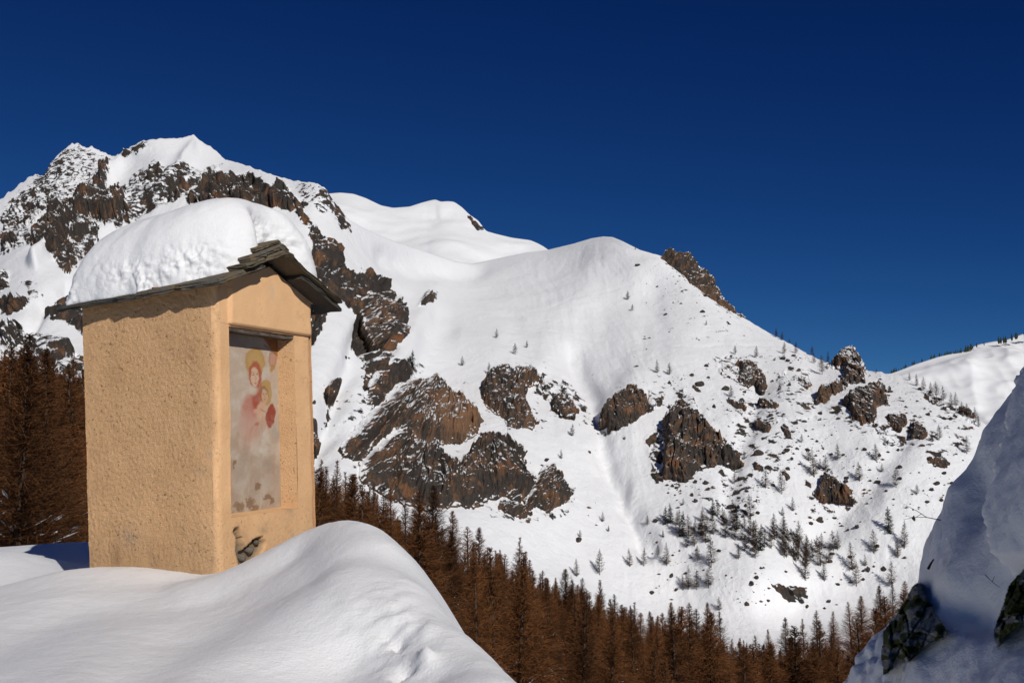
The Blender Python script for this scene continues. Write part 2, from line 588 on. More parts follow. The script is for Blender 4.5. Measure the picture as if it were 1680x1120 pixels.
GULLIES = [([(940, 585), (965, 640), (985, 700), (1003, 770), (1035, 840), (1062, 895)], 7.0, 24),
           ([(610, 520), (580, 590), (550, 670), (525, 750)], 9.0, 30),
           ([(770, 440), (690, 436), (640, 420)], 10.0, 34),
           ([(840, 520), (870, 600), (900, 640)], 2.0, 34),
           ([(1075, 480), (1050, 560), (1010, 620)], 2.5, 36),
           ([(1250, 640), (1220, 720), (1190, 830)], 3.5, 26),
           ([(130, 470), (160, 400), (230, 340), (330, 290)], 8.0, 14),
           ([(30, 560), (70, 500), (110, 470)], 7.0, 18),
           ([(1480, 720), (1420, 800), (1330, 900)], 4.0, 36)]
SPURS = [([(705, 480), (680, 540), (650, 600)], 8.0, 34),
         ([(760, 560), (830, 590), (870, 610)], 4.0, 30),
         ([(1045, 460), (1040, 560), (1035, 630)], 4.0, 46),
         ([(1090, 420), (1210, 560), (1300, 600)], 5.0, 40),
         ([(990, 420), (930, 520), (900, 590)], 3.0, 50),
         ([(230, 235), (150, 320), (90, 400), (60, 430)], 12.0, 14),
         ([(320, 225), (300, 270), (250, 330)], 8.0, 16)]
TRACKS = [[(900, 508), (990, 484), (1040, 470)], [(790, 524), (880, 545), (960, 558), (1060, 566), (1180, 570), (1260, 580)]]


ZONES += [(hq, 0.26) for hq in HALOS]


def rock_field(px, py, X, seed=3):
    wx = px + 5 * noise3(px / 14, py / 14, 0 * px, 51) + 3 * noise3(px / 5, py / 5, 0 * px, 52)
    wy = py + 5 * noise3(px / 14, py / 14, 0 * px + 9.3, 53) + 3 * noise3(px / 5, py / 5, 0 * px + 5.1, 54)
    R = np.zeros(px.shape)
    for poly, v in ZONES:
        pa = np.asarray(poly, float)
        m = (px > pa[:, 0].min() - 14) & (px < pa[:, 0].max() + 14) & (py > pa[:, 1].min() - 14) & (py < pa[:, 1].max() + 14)
        if not m.any():
            continue
        d = in_poly(wx[m], wy[m], poly)
        R[m] = np.maximum(R[m], v * sstep(-3.0, 4.0, d))
    return R


# -- main sheet
cx = np.arange(-140, 1850.1, 1.55)
rows = 440
tt = np.linspace(0, 1, rows) ** 1.0
skyy = np.interp(cx, SKY[:, 0], SKY[:, 1])
rough_sky = np.interp(cx, [-150, 0, 190, 240, 300, 470, 560, 620, 1060, 1090, 1230, 1330, 1480, 1620], [3, 3.2, 3.2, 2, 1.2, 1.6, 1.6, 0, 0, 1.0, 0.5, 1.0, 2.2, 2.0])
skyy = skyy + rough_sky * (fbm(cx / 9, 0 * cx, 0 * cx + 2.2, 3, 4) * 2.0)
boty = np.full(cx.shape, 1150.0)
PX = np.broadcast_to(cx, (rows, len(cx))).copy()
PY = skyy[None] + (boty - skyy)[None] * tt[:, None]
Yd = depth(PX, PY)
B = P(PX, PY, Yd)
NB = grid_normals(B)
RK = rock_field(PX, PY, B)
h = 5.0 * fbm(B[..., 0] / 170, B[..., 1] / 170, B[..., 2] / 170, 3, 11)
h += 0.9 * fbm(B[..., 0] / 38, B[..., 1] / 38, B[..., 2] / 38, 3, 12)
for line, dep, wd in GULLIES:
    d = seg_dist(PX + 6 * noise3(PX / 30, PY / 30, 0 * PX, 71), PY, line)
    h -= dep * np.exp(-(d / wd) ** 2 * 2)
for line, dep, wd in SPURS:
    d = seg_dist(PX + 6 * noise3(PX / 30, PY / 30, 0 * PX, 72), PY, line)
    h += dep * np.exp(-(d / wd) ** 2 * 2)
for line in TRACKS:
    d = seg_dist(PX, PY + 2 * noise3(PX / 40, 0 * PX, 0 * PX, 73), line)
    h -= 0.45 * np.exp(-(d / 1.6) ** 2)
gl_ = seg_dist(PX, PY, [(985, 700), (1003, 770), (1035, 840), (1062, 895)])
h += 0.9 * np.exp(-(gl_ / 26) ** 2) * np.abs(fbm(B[..., 0] / 6, B[..., 1] / 8, B[..., 2] / 5, 3, 14))
# small lumps of buried scree in the rock-poor parts of the lower right
run = ridged(B[..., 0] / 22 + 0.4 * noise3(B[..., 0] / 60, B[..., 2] / 60, 0 * PX, 15), B[..., 2] / 95, 0 * PX, 3, 16)
h += 1.1 * (run - 0.55) * sstep(0.1, 0.6, fbm(B[..., 0] / 200, B[..., 2] / 200, 0 * PX, 2, 17) + 0.35)
h += 0.35 * fbm(B[..., 0] / 9, B[..., 1] / 12, B[..., 2] / 8, 3, 18)
lump = in_poly(PX, PY, [(1080, 600), (1600, 640), (1620, 1000), (1100, 1050), (1060, 800)])
h += sstep(-40, 60, lump) * 0.45 * np.maximum(0, fbm(B[..., 0] / 7, B[..., 1] / 9, B[..., 2] / 6, 2, 19) + 0.05)
rk = sstep(0.42, 0.95, RK)
rel = ridged(B[..., 0] / 60 + 0.3 * B[..., 2] / 60, B[..., 1] / 80, B[..., 2] / 130, 5, 21)
fine = ridged(B[..., 0] / 17, B[..., 1] / 22, B[..., 2] / 30, 4, 22)
h += rk * ((rel - 0.55) * 20 + (fine - 0.5) * 7) * np.clip(Yd / 1000, 0.5, 1.2)
mrk = RK > 0.05
bx_ = (B[..., 0] + 0.5 * B[..., 2] + 14 * noise3(B[..., 0] / 30, B[..., 2] / 30, 0 * RK, 24))[mrk]
bz_ = (B[..., 2] - 0.25 * B[..., 0] + 14 * noise3(B[..., 0] / 30, B[..., 2] / 30, 0 * RK + 4, 25))[mrk]
q1, j1, _t = blocks(bx_ / 26, bz_ / 44, 3)
q2, j2, _t = blocks(bx_ / 9, bz_ / 15, 4)
h[mrk] += sstep(0.42, 0.95, RK[mrk]) * (11 * q1 + 4.5 * q2 - 3.0 * sstep(0.12, 0.0, j1) - 1.2 * sstep(0.15, 0, j2))
speck = fbm(B[..., 0] / 6, B[..., 1] / 8, B[..., 2] / 5, 3, 23)
RK2 = np.where(RK > 0.02, 0.51 + 0.40 * RK + 0.34 * speck, 0.0) * sstep(0.0, 0.06, RK)
# faint field of single stones where the rock is sparse
fade = sstep(0.0, 0.03, tt)[:, None]
Q = B + NB * (h * fade)[..., None]
# back side behind the skyline
top = Q[0]
hd = top[:, :2] / np.linalg.norm(top[:, :2], axis=1)[:, None]
back = []
for d in (520, 300, 170, 90, 45, 20, 8, 3):
    b_ = top.copy()
    b_[:, :2] += hd * d
    b_[:, 2] -= 0.15 * d + 0.0016 * d * d * (d < 200) + (0.5 * (d - 60) if d > 200 else 0)
    back.append(b_)
ALL = np.concatenate([np.array(back), Q], 0)
RA = np.concatenate([np.repeat(RK2[:1], len(back), 0), RK2], 0)
me = np_mesh('mountain', ALL.reshape(-1, 3), grid_faces(*ALL.shape[:2]), M_MTN, True, {'rock': np.clip(RA, 0, 1.2)})
tag(link('mountain', me), 'steep snow-covered mountainside with dark rock bands under a blue sky', kind='structure')


def surf(px, py):
    """the finished mountain surface point seen at a survey point"""
    c = int(round((px - cx[0]) / 1.55))
    c = min(max(c, 0), len(cx) - 1)
    r = int(np.clip(np.searchsorted(PY[:, c], py), 0, rows - 1))
    return Q[r, c]


# -- smooth ridge further back, and the far hill on the right
def back_sheet(name, label, skyline, ybot, Y, mat, amp, seed, rock=None, step=2.0, slope=0.55, rough=0.0):
    sk = np.asarray(skyline, float)
    c = np.arange(sk[0, 0], sk[-1, 0] + 0.1, step)
    s = np.interp(c, sk[:, 0], sk[:, 1])
    k = np.array([1, 2, 3, 2, 1.0]); k /= k.sum()
    s = np.convolve(np.pad(s, 2, 'edge'), k, 'valid')
    if rough:
        s = s + rough * fbm(c / 8, 0 * c, 0 * c, 3, seed)
    n = 150
    t = np.linspace(0, 1, n)
    px = np.broadcast_to(c, (n, len(c)))
    py = s[None] + (ybot - s)[None] * t[:, None]
    e = ray(px, py)[..., 2]
    kw = np.hanning(91); kw /= kw.sum()
    ssm = np.convolve(np.pad(s, 45, 'edge'), kw, 'valid')
    et = ray(c, ssm)[..., 2]
    YT = np.interp(c, [q[0] for q in Y], [q[1] for q in Y])
    # a plane of the given steepness leaning back from the skyline, rounded at the crest
    Yd = YT * (slope - et) / (slope - e)
    Bq = P(px, py, Yd)
    nn = grid_normals(Bq)
    hh = amp * fbm(Bq[..., 0] / 260, Bq[..., 1] / 260, Bq[..., 2] / 200, 4, seed + 1) + (amp > 30) * amp * 0.5 * (ridged(Bq[..., 0] / 150, Bq[..., 1] / 300, Bq[..., 2] / 300, 3, seed + 2) - 0.5)
    Qq = Bq + nn * (hh * sstep(0, 0.12, t)[:, None])[..., None]
    tp = Qq[0]
    hd = tp[:, :2] / np.linalg.norm(tp[:, :2], axis=1)[:, None]
    bk = []
    for d in (900, 500, 250, 100, 40, 12):
        b_ = tp.copy()
        b_[:, :2] += hd * d
        b_[:, 2] -= 0.12 * d + 0.0007 * d * d
        bk.append(b_)
    A = np.concatenate([np.array(bk), Qq], 0)
    ra = np.zeros(A.shape[:2])
    if rock:
        pp = proj(A)
        for poly, v in rock:
            ra = np.maximum(ra, v * sstep(-2, 3, in_poly(pp[..., 0] + 3 * noise3(pp[..., 0] / 5, pp[..., 1] / 5, 0 * ra, 5), pp[..., 1], poly)))
    me = np_mesh(name, A.reshape(-1, 3), grid_faces(*A.shape[:2]), mat, True, {'rock': ra})
    return tag(link(name, me), label, kind='structure')


back_sheet('snow_ridge', 'smooth white ridge behind the main slope', [(440, 330), (500, 322), (535, 318), (558, 316), (580, 318), (600, 325), (625, 337), (645, 341), (672, 339), (690, 333), (705, 329), (715, 327), (722, 331), (735, 330), (745, 331), (758, 340), (770, 352), (785, 362), (797, 379), (815, 384), (840, 390), (870, 394), (882, 399), (893, 405), (905, 414), (960, 440)],
           520, [(440, 1700), (700, 1650), (800, 1600), (960, 1500)], M_MTN, 26.0, 31,
           [([(764, 352), (772, 352), (786, 366), (798, 378), (784, 381), (772, 368)], 0.95), ([(708, 328), (726, 330), (724, 334), (710, 333)], 0.7)])
back_sheet('hill', 'distant white rounded hill above the right-hand ridge', [(1380, 640), (1440, 620), (1475, 608), (1500, 598), (1540, 585), (1580, 576), (1605, 565), (1630, 560), (1650, 558), (1680, 547), (1740, 530), (1850, 520), (2000, 540)],
           860, [(1380, 2300), (1680, 2500), (2000, 2500)], M_HILL, 40.0, 37, None, 3.0, 0.5)

# ------------------------------------------------------------------ rock outcrops standing out of the slope (solid lens-shaped bodies)
OUTCROPS = [
    ('big brown cliff with a smooth rust-orange face, upper half of the central rock wall', [(556, 732), (618, 663), (639, 640), (663, 622), (704, 620), (728, 626), (746, 648), (773, 664), (797, 690), (788, 711), (758, 729), (710, 731), (687, 728), (663, 710), (645, 704), (591, 756), (562, 749)], 0.26, 0.2, 0.06),
    ('long lower cliff of upright dark rock ribs rising behind the larch tops', [(588, 758), (621, 729), (657, 709), (675, 735), (710, 737), (746, 764), (788, 722), (815, 712), (827, 720), (835, 707), (846, 729), (864, 741), (860, 770), (879, 779), (880, 800), (847, 832), (830, 814), (803, 820), (779, 835), (746, 832), (699, 840), (639, 820), (591, 790)], 0.24, -0.25, 0.1),
    ('dark pointed rock tower with a square block on its tip', [(895, 763), (905, 762), (910, 768), (924, 790), (938, 812), (930, 822), (898, 841), (880, 829), (862, 848), (848, 850), (862, 818), (878, 788)], 0.30, 0.15, 0.12),
    ('brown rock bluff with a flat rubbly top, right of the big cliff', [(786, 637), (800, 618), (820, 606), (850, 603), (877, 607), (893, 627), (866, 636), (862, 657), (876, 680), (881, 692), (874, 704), (841, 703), (818, 684), (791, 663)], 0.28, 0.1, 0.1),
    ('small rounded brown outcrop just right of the flat-topped bluff', [(903, 655), (915, 648), (930, 650), (940, 664), (948, 674), (944, 684), (922, 682), (906, 668)], 0.30, 0.1, 0.08),
    ('blunt reddish rock at the edge of the snow gully', [(982, 681), (1000, 660), (1020, 645), (1036, 636), (1054, 644), (1063, 655), (1062, 675), (1037, 694), (1010, 703), (987, 692)], 0.33, 0.1, 0.08),
    ('large grey-brown triangular crag right of the snow gully', [(1086, 690), (1098, 672), (1112, 658), (1128, 672), (1146, 682), (1158, 695), (1176, 708), (1193, 723), (1190, 738), (1214, 750), (1208, 764), (1177, 764), (1143, 770), (1127, 790), (1086, 782), (1088, 732)], 0.30, 0.5, 0.12),
    ('jagged brown rock tower on the right-hand skyline', [(1352, 606), (1366, 592), (1380, 583), (1388, 575), (1397, 571), (1404, 573), (1411, 586), (1419, 604), (1422, 632), (1393, 636), (1350, 667), (1326, 666), (1347, 640), (1385, 624), (1382, 610)], 0.30, -0.2, 0.12),
    ('split brown crag of upright blocks below the skyline tower', [(1380, 661), (1400, 648), (1421, 639), (1443, 631), (1455, 648), (1460, 667), (1443, 668), (1436, 700), (1412, 703), (1390, 678)], 0.33, -0.3, 0.12),
    ('low dark rust outcrop under two small trees near the ridge', [(1258, 600), (1272, 590), (1288, 584), (1304, 592), (1314, 603), (1304, 618), (1270, 615)], 0.30, 0.1, 0.1),
    ('lone dark boulder-like crag in the snow of the lower right slope', [(1335, 812), (1343, 796), (1352, 777), (1366, 782), (1384, 796), (1398, 804), (1400, 820), (1370, 824), (1345, 824)], 0.36, 0.3, 0.1),
    ('snow-streaked olive rock crest falling along the upper skyline', [(1083, 424), (1090, 414), (1100, 411), (1110, 418), (1126, 416), (1140, 430), (1156, 445), (1168, 455), (1180, 480), (1196, 502), (1222, 523), (1185, 506), (1125, 480), (1100, 446)], 0.22, 0.3, 0.14),
    ('slanting dark rock fin with two blocks, upper right slope', [(1206, 602), (1220, 594), (1238, 600), (1252, 618), (1259, 634), (1252, 646), (1238, 632), (1215, 634)], 0.32, 0.3, 0.12),
    ('small tan slab lying below the rust outcrop', [(1272, 643), (1285, 630), (1304, 621), (1304, 634), (1294, 645)], 0.30, 0.1, 0.1),
    ('narrow dark rib of rock in the snow below the shrine eaves', [(600, 648), (607, 622), (620, 608), (640, 612), (630, 640), (612, 668), (602, 664)], 0.28, -0.1, 0.14),
    ('oval grey boulder alone in the couloir right of the shrine', [(532, 640), (540, 628), (552, 622), (561, 626), (556, 640), (540, 650)], 0.40, 0.2, 0.06),
    ('dark crag in shadow of the couloir left wall', [(586, 492), (600, 484), (618, 480), (640, 496), (664, 510), (655, 522), (640, 545), (632, 570), (612, 565), (596, 535)], 0.26, -0.15, 0.14),
]


def outcrop(label, poly, amp, lean, rough, seed):
    pa = np.asarray(poly, float)
    st = 0.8 if np.ptp(pa[:, 0]) < 120 else 1.0
    gx = np.arange(pa[:, 0].min() - 6, pa[:, 0].max() + 6, st)
    gy = np.arange(pa[:, 1].min() - 6, pa[:, 1].max() + 6, st)
    px, py = np.meshgrid(gx, gy)
    wob = min(5.5, 0.09 * np.ptp(pa[:, 0]) + 1.2)
    wx = px + wob * 1.5 * fbm(px / 11, py / 11, 0 * px + seed, 4, 61, 0.65)
    wy = py + wob * 1.5 * fbm(px / 11, py / 11, 0 * px + seed + 5.5, 4, 62, 0.65)
    d = in_poly(wx, wy, poly)
    size = math.sqrt(abs(0.5 * np.sum(pa[:, 0] * np.roll(pa[:, 1], 1) - pa[:, 1] * np.roll(pa[:, 0], 1))))
    y0 = np.full(gx.shape, np.nan)
    y1 = np.full(gx.shape, np.nan)
    ins = d > 0
    for i in range(len(gx)):
        k = np.nonzero(ins[:, i])[0]
        if len(k):
            y0[i], y1[i] = gy[k[0]], gy[k[-1]]
    ok = ~np.isnan(y0)
    y0 = np.interp(gx, gx[ok], y0[ok])
    y1 = np.interp(gx, gx[ok], y1[ok])
    tau = np.clip((py - y0[None]) / np.maximum(y1 - y0, 4)[None], 0, 1)
    Yd0 = depth(px, py)
    mpp = float(np.mean(Yd0)) / F_PX
    A = amp * size * mpp
    edge = sstep(-0.5, max(3.0, 0.16 * size), d)
    prof = A * edge * (0.35 + 0.65 * np.minimum(tau / 0.22, 1)) * (1.25 - 0.75 * tau)
    Bq = P(px, py, Yd0)
    nn = grid_normals(Bq)
    nn = nn * np.array([0.8, 1.0, 0.55])
    nn /= np.linalg.norm(nn, axis=-1, keepdims=True)
    L = size * mpp
    xs = (Bq[..., 0] - lean * Bq[..., 2]) / L
    zs = (Bq[..., 2] + 0.3 * lean * Bq[..., 0]) / L
    warp = 0.13 * noise3(xs * 4, zs * 4, 0 * xs, seed + 3)
    col1 = ridged((xs + warp) * 3.4, zs * 1.1, 0 * xs + seed, 3, 81)
    col2 = ridged((xs + warp) * 9.0, zs * 2.6, 0 * xs + seed * 1.7, 3, 82)
    blk = fbm(xs * 5, zs * 5, 0 * xs + seed, 4, 83)
    crag = np.abs(noise3(xs * 16 + 2 * warp, zs * 8, 0 * xs, 84))
    wz = 0.16 * fbm(xs * 3, zs * 3, 0 * xs + seed, 3, 89)
    wx_ = 0.16 * fbm(xs * 3, zs * 3, 0 * xs + seed + 7, 3, 90)
    f1, jj1, t1 = blocks((xs + wx_) * 4.6 + seed, (zs + wz) * 2.3, 11)
    f2, jj2, t2 = blocks((xs + wx_) * 11 + seed, (zs + wz) * 6.0, 12)
    f3, jj3, t3 = blocks((xs + wx_) * 25 + seed, (zs + wz) * 16, 13)
    relief = ((col1 - 0.6) * 0.5 + blk * 0.35 + crag * 0.15) * rough * L * 1.2
    relief = relief + L * (0.085 * f1 + 0.036 * f2 + 0.012 * f3 - 0.022 * sstep(0.10, 0.0, jj1) - 0.012 * sstep(0.14, 0.0, jj2))
    hh = prof + relief * sstep(-1, 0.10 * size, d) + 0.8
    tone_ = sstep(0.52, 0.80, 0.55 * t1 + 0.45 * t2 + 0.3 * fbm(xs * 3, zs * 3, 0 * xs + seed, 3, 92))
    # deep clefts between the pillars
    g1 = noise3((xs + 1.3 * warp) * 5.0, zs * 1.1, 0 * xs + seed * 2.3, 85)
    g2 = noise3((xs + warp) * 11.0, zs * 2.4, 0 * xs + seed * 1.9, 86)
    cleft = 0.05 * np.exp(-(g1 / 0.07) ** 2) + 0.02 * np.exp(-(g2 / 0.08) ** 2)
    smooth_face = np.zeros(px.shape)
    if 'smooth rust' in label:
        smooth_face = sstep(1.25, 0.75, np.hypot((px - 750) / 40, (py - 693) / 30) + 0.25 * fbm(px / 10, py / 10, 0 * px, 3, 88))
    hh = hh - cleft * L * sstep(1, 0.12 * size, d) * (1 - 0.8 * smooth_face)
    Qf = Bq + nn * hh[..., None]
    Qb = Bq - nn * (0.25 * A + 3.0) + np.array([0, 4.0, -2.0])
    keep = d > -0.8
    fk = keep[:-1, :-1] & keep[1:, :-1] & keep[1:, 1:] & keep[:-1, 1:]
    nr, nc = px.shape
    ff = grid_faces(nr, nc, 0, False, fk)
    fb = ff[:, ::-1] + nr * nc
    # side walls along the rim
    e = np.concatenate([ff[:, [0, 1]], ff[:, [1, 2]], ff[:, [2, 3]], ff[:, [3, 0]]])
    key = np.sort(e, 1)
    _, inv, cnt = np.unique(key, axis=0, return_inverse=True, return_counts=True)
    rim = e[cnt[inv.ravel()] == 1]
    fs = np.stack([rim[:, 1], rim[:, 0], rim[:, 0] + nr * nc, rim[:, 1] + nr * nc], -1)
    V = np.concatenate([Qf.reshape(-1, 3), Qb.reshape(-1, 3)])
    F = np.concatenate([ff, fb, fs])
    used = np.unique(F)
    mp = np.full(len(V), -1)
    mp[used] = np.arange(len(used))
    rk_ = 0.92 - 0.22 * (1 - sstep(0, 0.10 * size + 3, d)) * (0.35 + 0.65 * (tau < 0.5)) + 0.10 * fbm(px / 5, py / 5, 0 * px + seed, 3, 87)
    ra = np.concatenate([rk_.ravel(), np.ones(nr * nc)])[used]
    tn = np.concatenate([np.maximum(smooth_face * 0.9, 0.52 * tone_).ravel(), np.zeros(nr * nc)])[used]
    Vu = V[used]
    org = Vu.mean(0)
    me = np_mesh('rock_outcrop', Vu - org, mp[F], M_CLIFF, True, {'rock': ra, 'tan': tn})
    o = link('rock_outcrop', me)
    o.location = org
    return tag(o, label, 'rock outcrop', 'rock outcrops on the far mountainside')


SMALL = [(1206, 665, 18, 8, 'wide flat dark rock ledge below the slanting rock fin'), (1253, 699, 13, 11, 'squat dark rock midway between the triangular crag and the split crag'),
         (1289, 710, 8, 9, 'small leaning rock right of the squat dark rock'), (1262, 664, 24, 8, 'long broken rock band under the rust outcrop'),
         (1316, 670, 17, 8, 'rubbly brown ledge left of the split crag'), (1318, 630, 14, 13, 'rough dark rock right of the small tan slab'),
         (1142, 640, 10, 8, 'low rounded grey rock in the open snow below the paired trees'), (1205, 750, 13, 14, 'brown block leaning on the right foot of the triangular crag'),
         (1244, 766, 9, 10, 'dark stone shard on the mid slope left of the tallest larch'), (1289, 780, 6, 9, 'thin upright rock beside the tall mid-slope larch'),
         (1527, 655, 13, 11, 'dark knob of rock high on the right-hand ridge'), (1470, 692, 21, 12, 'broken brown rocks right of the split crag'),
         (1505, 708, 14, 15, 'rubble of brown rock falling right of the split crag'), (1583, 678, 18, 9, 'slanting dark rib under the ridge trees, nearest the snow bank'),
         (1540, 760, 20, 8, 'low line of dark rock near the edge of the shaded bank'), (1455, 640, 10, 7, 'small dark rock on the ridge right of the skyline tower'),
         (1222, 612, 9, 12, 'narrow dark rock left of the slanting fin'), (515, 720, 9, 16, 'dark rocks at the couloir foot beside the shrine wall'), (845, 838, 26, 10, 'snow-dusted rubble between the long cliff and the rock tower')]
for (sx_, sy_, rx_, ry_, lab) in SMALL:
    a_ = np.linspace(0, 2 * np.pi, 11)[:-1]
    k_ = rng.uniform(0.65, 1.15, 10)
    OUTCROPS.append((lab, [(sx_ + rx_ * kk_ * math.cos(q) + 0.35 * ry_ * math.sin(q), sy_ + ry_ * kk_ * math.sin(q) + 0.22 * rx_ * math.cos(q)) for q, kk_ in zip(a_, k_)], 0.34, random.uniform(-.4, .4), 0.12))
for i, (lab, poly, amp, lean, rough) in enumerate(OUTCROPS):
    outcrop(lab, poly, amp, lean, rough, i * 3.17 + 1)


# ------------------------------------------------------------------ boulders and stones
def boulder_mesh(seed, mat, flat=0.7, sub=3):
    bm = bmesh.new()
    bmesh.ops.create_icosphere(bm, subdivisions=sub, radius=1.0)
    co = np.array([v.co[:] for v in bm.verts])
    r = 1 + 0.38 * fbm(co[:, 0] * 1.2 + seed, co[:, 1] * 1.2, co[:, 2] * 1.2, 3, 91) + 0.16 * ridged(co[:, 0] * 2 + seed, co[:, 1] * 2, co[:, 2] * 2, 2, 92)
    # facets: clip against a few planes
    rr = np.random.default_rng(int(seed * 10) + 1)
    co = co * r[:, None]
    for _ in range(9):
        n = rr.normal(size=3)
        n /= np.linalg.norm(n)
        lim = rr.uniform(0.62, 0.95)
        dd = co @ n - lim
        co = co - np.outer(np.maximum(dd, 0), n)
    co *= np.array([1.0, 0.8, flat])
    for v, c in zip(bm.verts, co):
        v.co = c
    for f in bm.faces:
        f.smooth = False
    me = bpy.data.meshes.new('boulder')
    bm.to_mesh(me)
    bm.free()
    me.materials.append(mat)
    a = me.attributes.new('rock', 'FLOAT', 'POINT')
    a.data.foreach_set('value', np.full(len(me.vertices), 0.95, np.float32))
    return me


BM = [boulder_mesh(i * 1.3 + 0.4, M_CLIFF, 0.55 + 0.1 * (i % 3), 2) for i in range(6)]
bspots = []
for _ in range(2600):
    k = random.random()
    if k < 0.55:
        px, py = random.uniform(1090, 1600), random.uniform(590, 860)
    elif k < 0.8:
        px, py = random.uniform(1060, 1500), random.uniform(780, 1000)
    elif k < 0.9:
        px, py = random.uniform(1040, 1230), random.uniform(430, 640)
    else:
        px, py = random.uniform(510, 980), random.uniform(560, 930)
    ridge = np.interp(px, SKY[:, 0], SKY[:, 1])
    if py < ridge + 6:
        continue
    dens = 0.5 + 0.5 * math.sin(px * 0.031 + 1.3) * math.cos(py * 0.043 + px * 0.012)
    if k < 0.55 and py > 700 + (px - 1100) * 0.12 + 120:
        dens *= 0.4
    if k > 0.9 and 600 < px < 960:
        dens *= 0.15
    if random.random() > dens ** 1.6:
        continue
    bspots.append((px, py, random.random() ** 3.0 * 4.4 + 0.9))
bspots.sort(key=lambda q: -q[2])
# a few the photograph shows plainly (x, y, half-width in picture units)
NAMED = [(1147, 635, 9, 'rounded boulder beside a smaller one in the open snow below the two paired trees'),
         (1250, 905, 0, ''), (1302, 973, 11, 'flat dark boulder with a snow cap on the valley clearing'),
         (1315, 985, 6, 'low dark stone just below the flat boulder on the clearing'),
         (950, 885, 7, 'dark knobbly boulder with a tiny tree growing on it'),
         (1244, 745, 9, 'tall pointed stone on the slope between the crag and the lone boulder-like crag'),
         (1190, 640, 7, 'dark boulder left of the slanting rock fin'),
         (1275, 905, 0, ''), (897, 757, 5, 'square stone block balanced on the tip of the rock tower'),
         (1216, 780, 7, 'brown stone at the foot of the triangular crag'), (1200, 822, 8, 'flat tan stone lying above the central tree stand'),
         (1290, 742, 7, 'slab of dark rock beside a pale tree, middle of the right slope')]
for (px, py, r, lab) in NAMED:
    if not r:
        continue
    p = surf(px, py)
    o = link('boulder', BM[int(px) % 6])
    s = r * p[1] / F_PX
    o.location = p + np.array([0, 0, 0.25 * s])
    if 'square' in lab:
        o.location = Vector(p) + Vector((0, -9.0, 2.0))
    o.scale = (s, s, s)
    o.rotation_euler = (0, 0, px)
    tag(o, lab, 'boulder', 'named stones on the slope')
for (px, py, r) in bspots[:130]:
    p = surf(px, py)
    o = link('boulder', BM[random.randrange(6)])
    s = r * p[1] / F_PX
    o.location = p + np.array([0, 0, 0.15 * s])
    o.scale = (s * random.uniform(0.8, 1.4), s * random.uniform(0.7, 1.1), s * random.uniform(0.9, 1.5))
    o.rotation_euler = (random.uniform(-.3, .3), random.uniform(-.3, .3), random.uniform(0, 6.3))
    tag(o, 'small dark boulder poking through the snow of the far slope', 'boulder', 'small boulders strewn over the far slope')
vs, fs, off = [], [], 0
oct_v = np.array([(1, 0, 0), (0, 1, 0), (-1, 0, 0), (0, -1, 0), (0, 0, 1), (0, 0, -1)], float)
oct_f = np.array([(0, 1, 4), (1, 2, 4), (2, 3, 4), (3, 0, 4), (1, 0, 5), (2, 1, 5), (3, 2, 5), (0, 3, 5)])
for (px, py, r) in bspots[130:]:
    p = surf(px, py)
    s = r * p[1] / F_PX
    vs.append(oct_v * np.array([s * random.uniform(.8, 1.6), s, s * .8]) * rng.uniform(.7, 1.2, (6, 1)) + p)
    fs.append(oct_f + off)
    off += 6
if vs:
    me = np_mesh('scattered_stones', np.concatenate(vs), np.concatenate(fs), M_CLIFF, False, {'rock': np.full(off, 1.0)})
    tag(link('scattered_stones', me), 'scatter of small stones showing through the slope snow', kind='stuff')


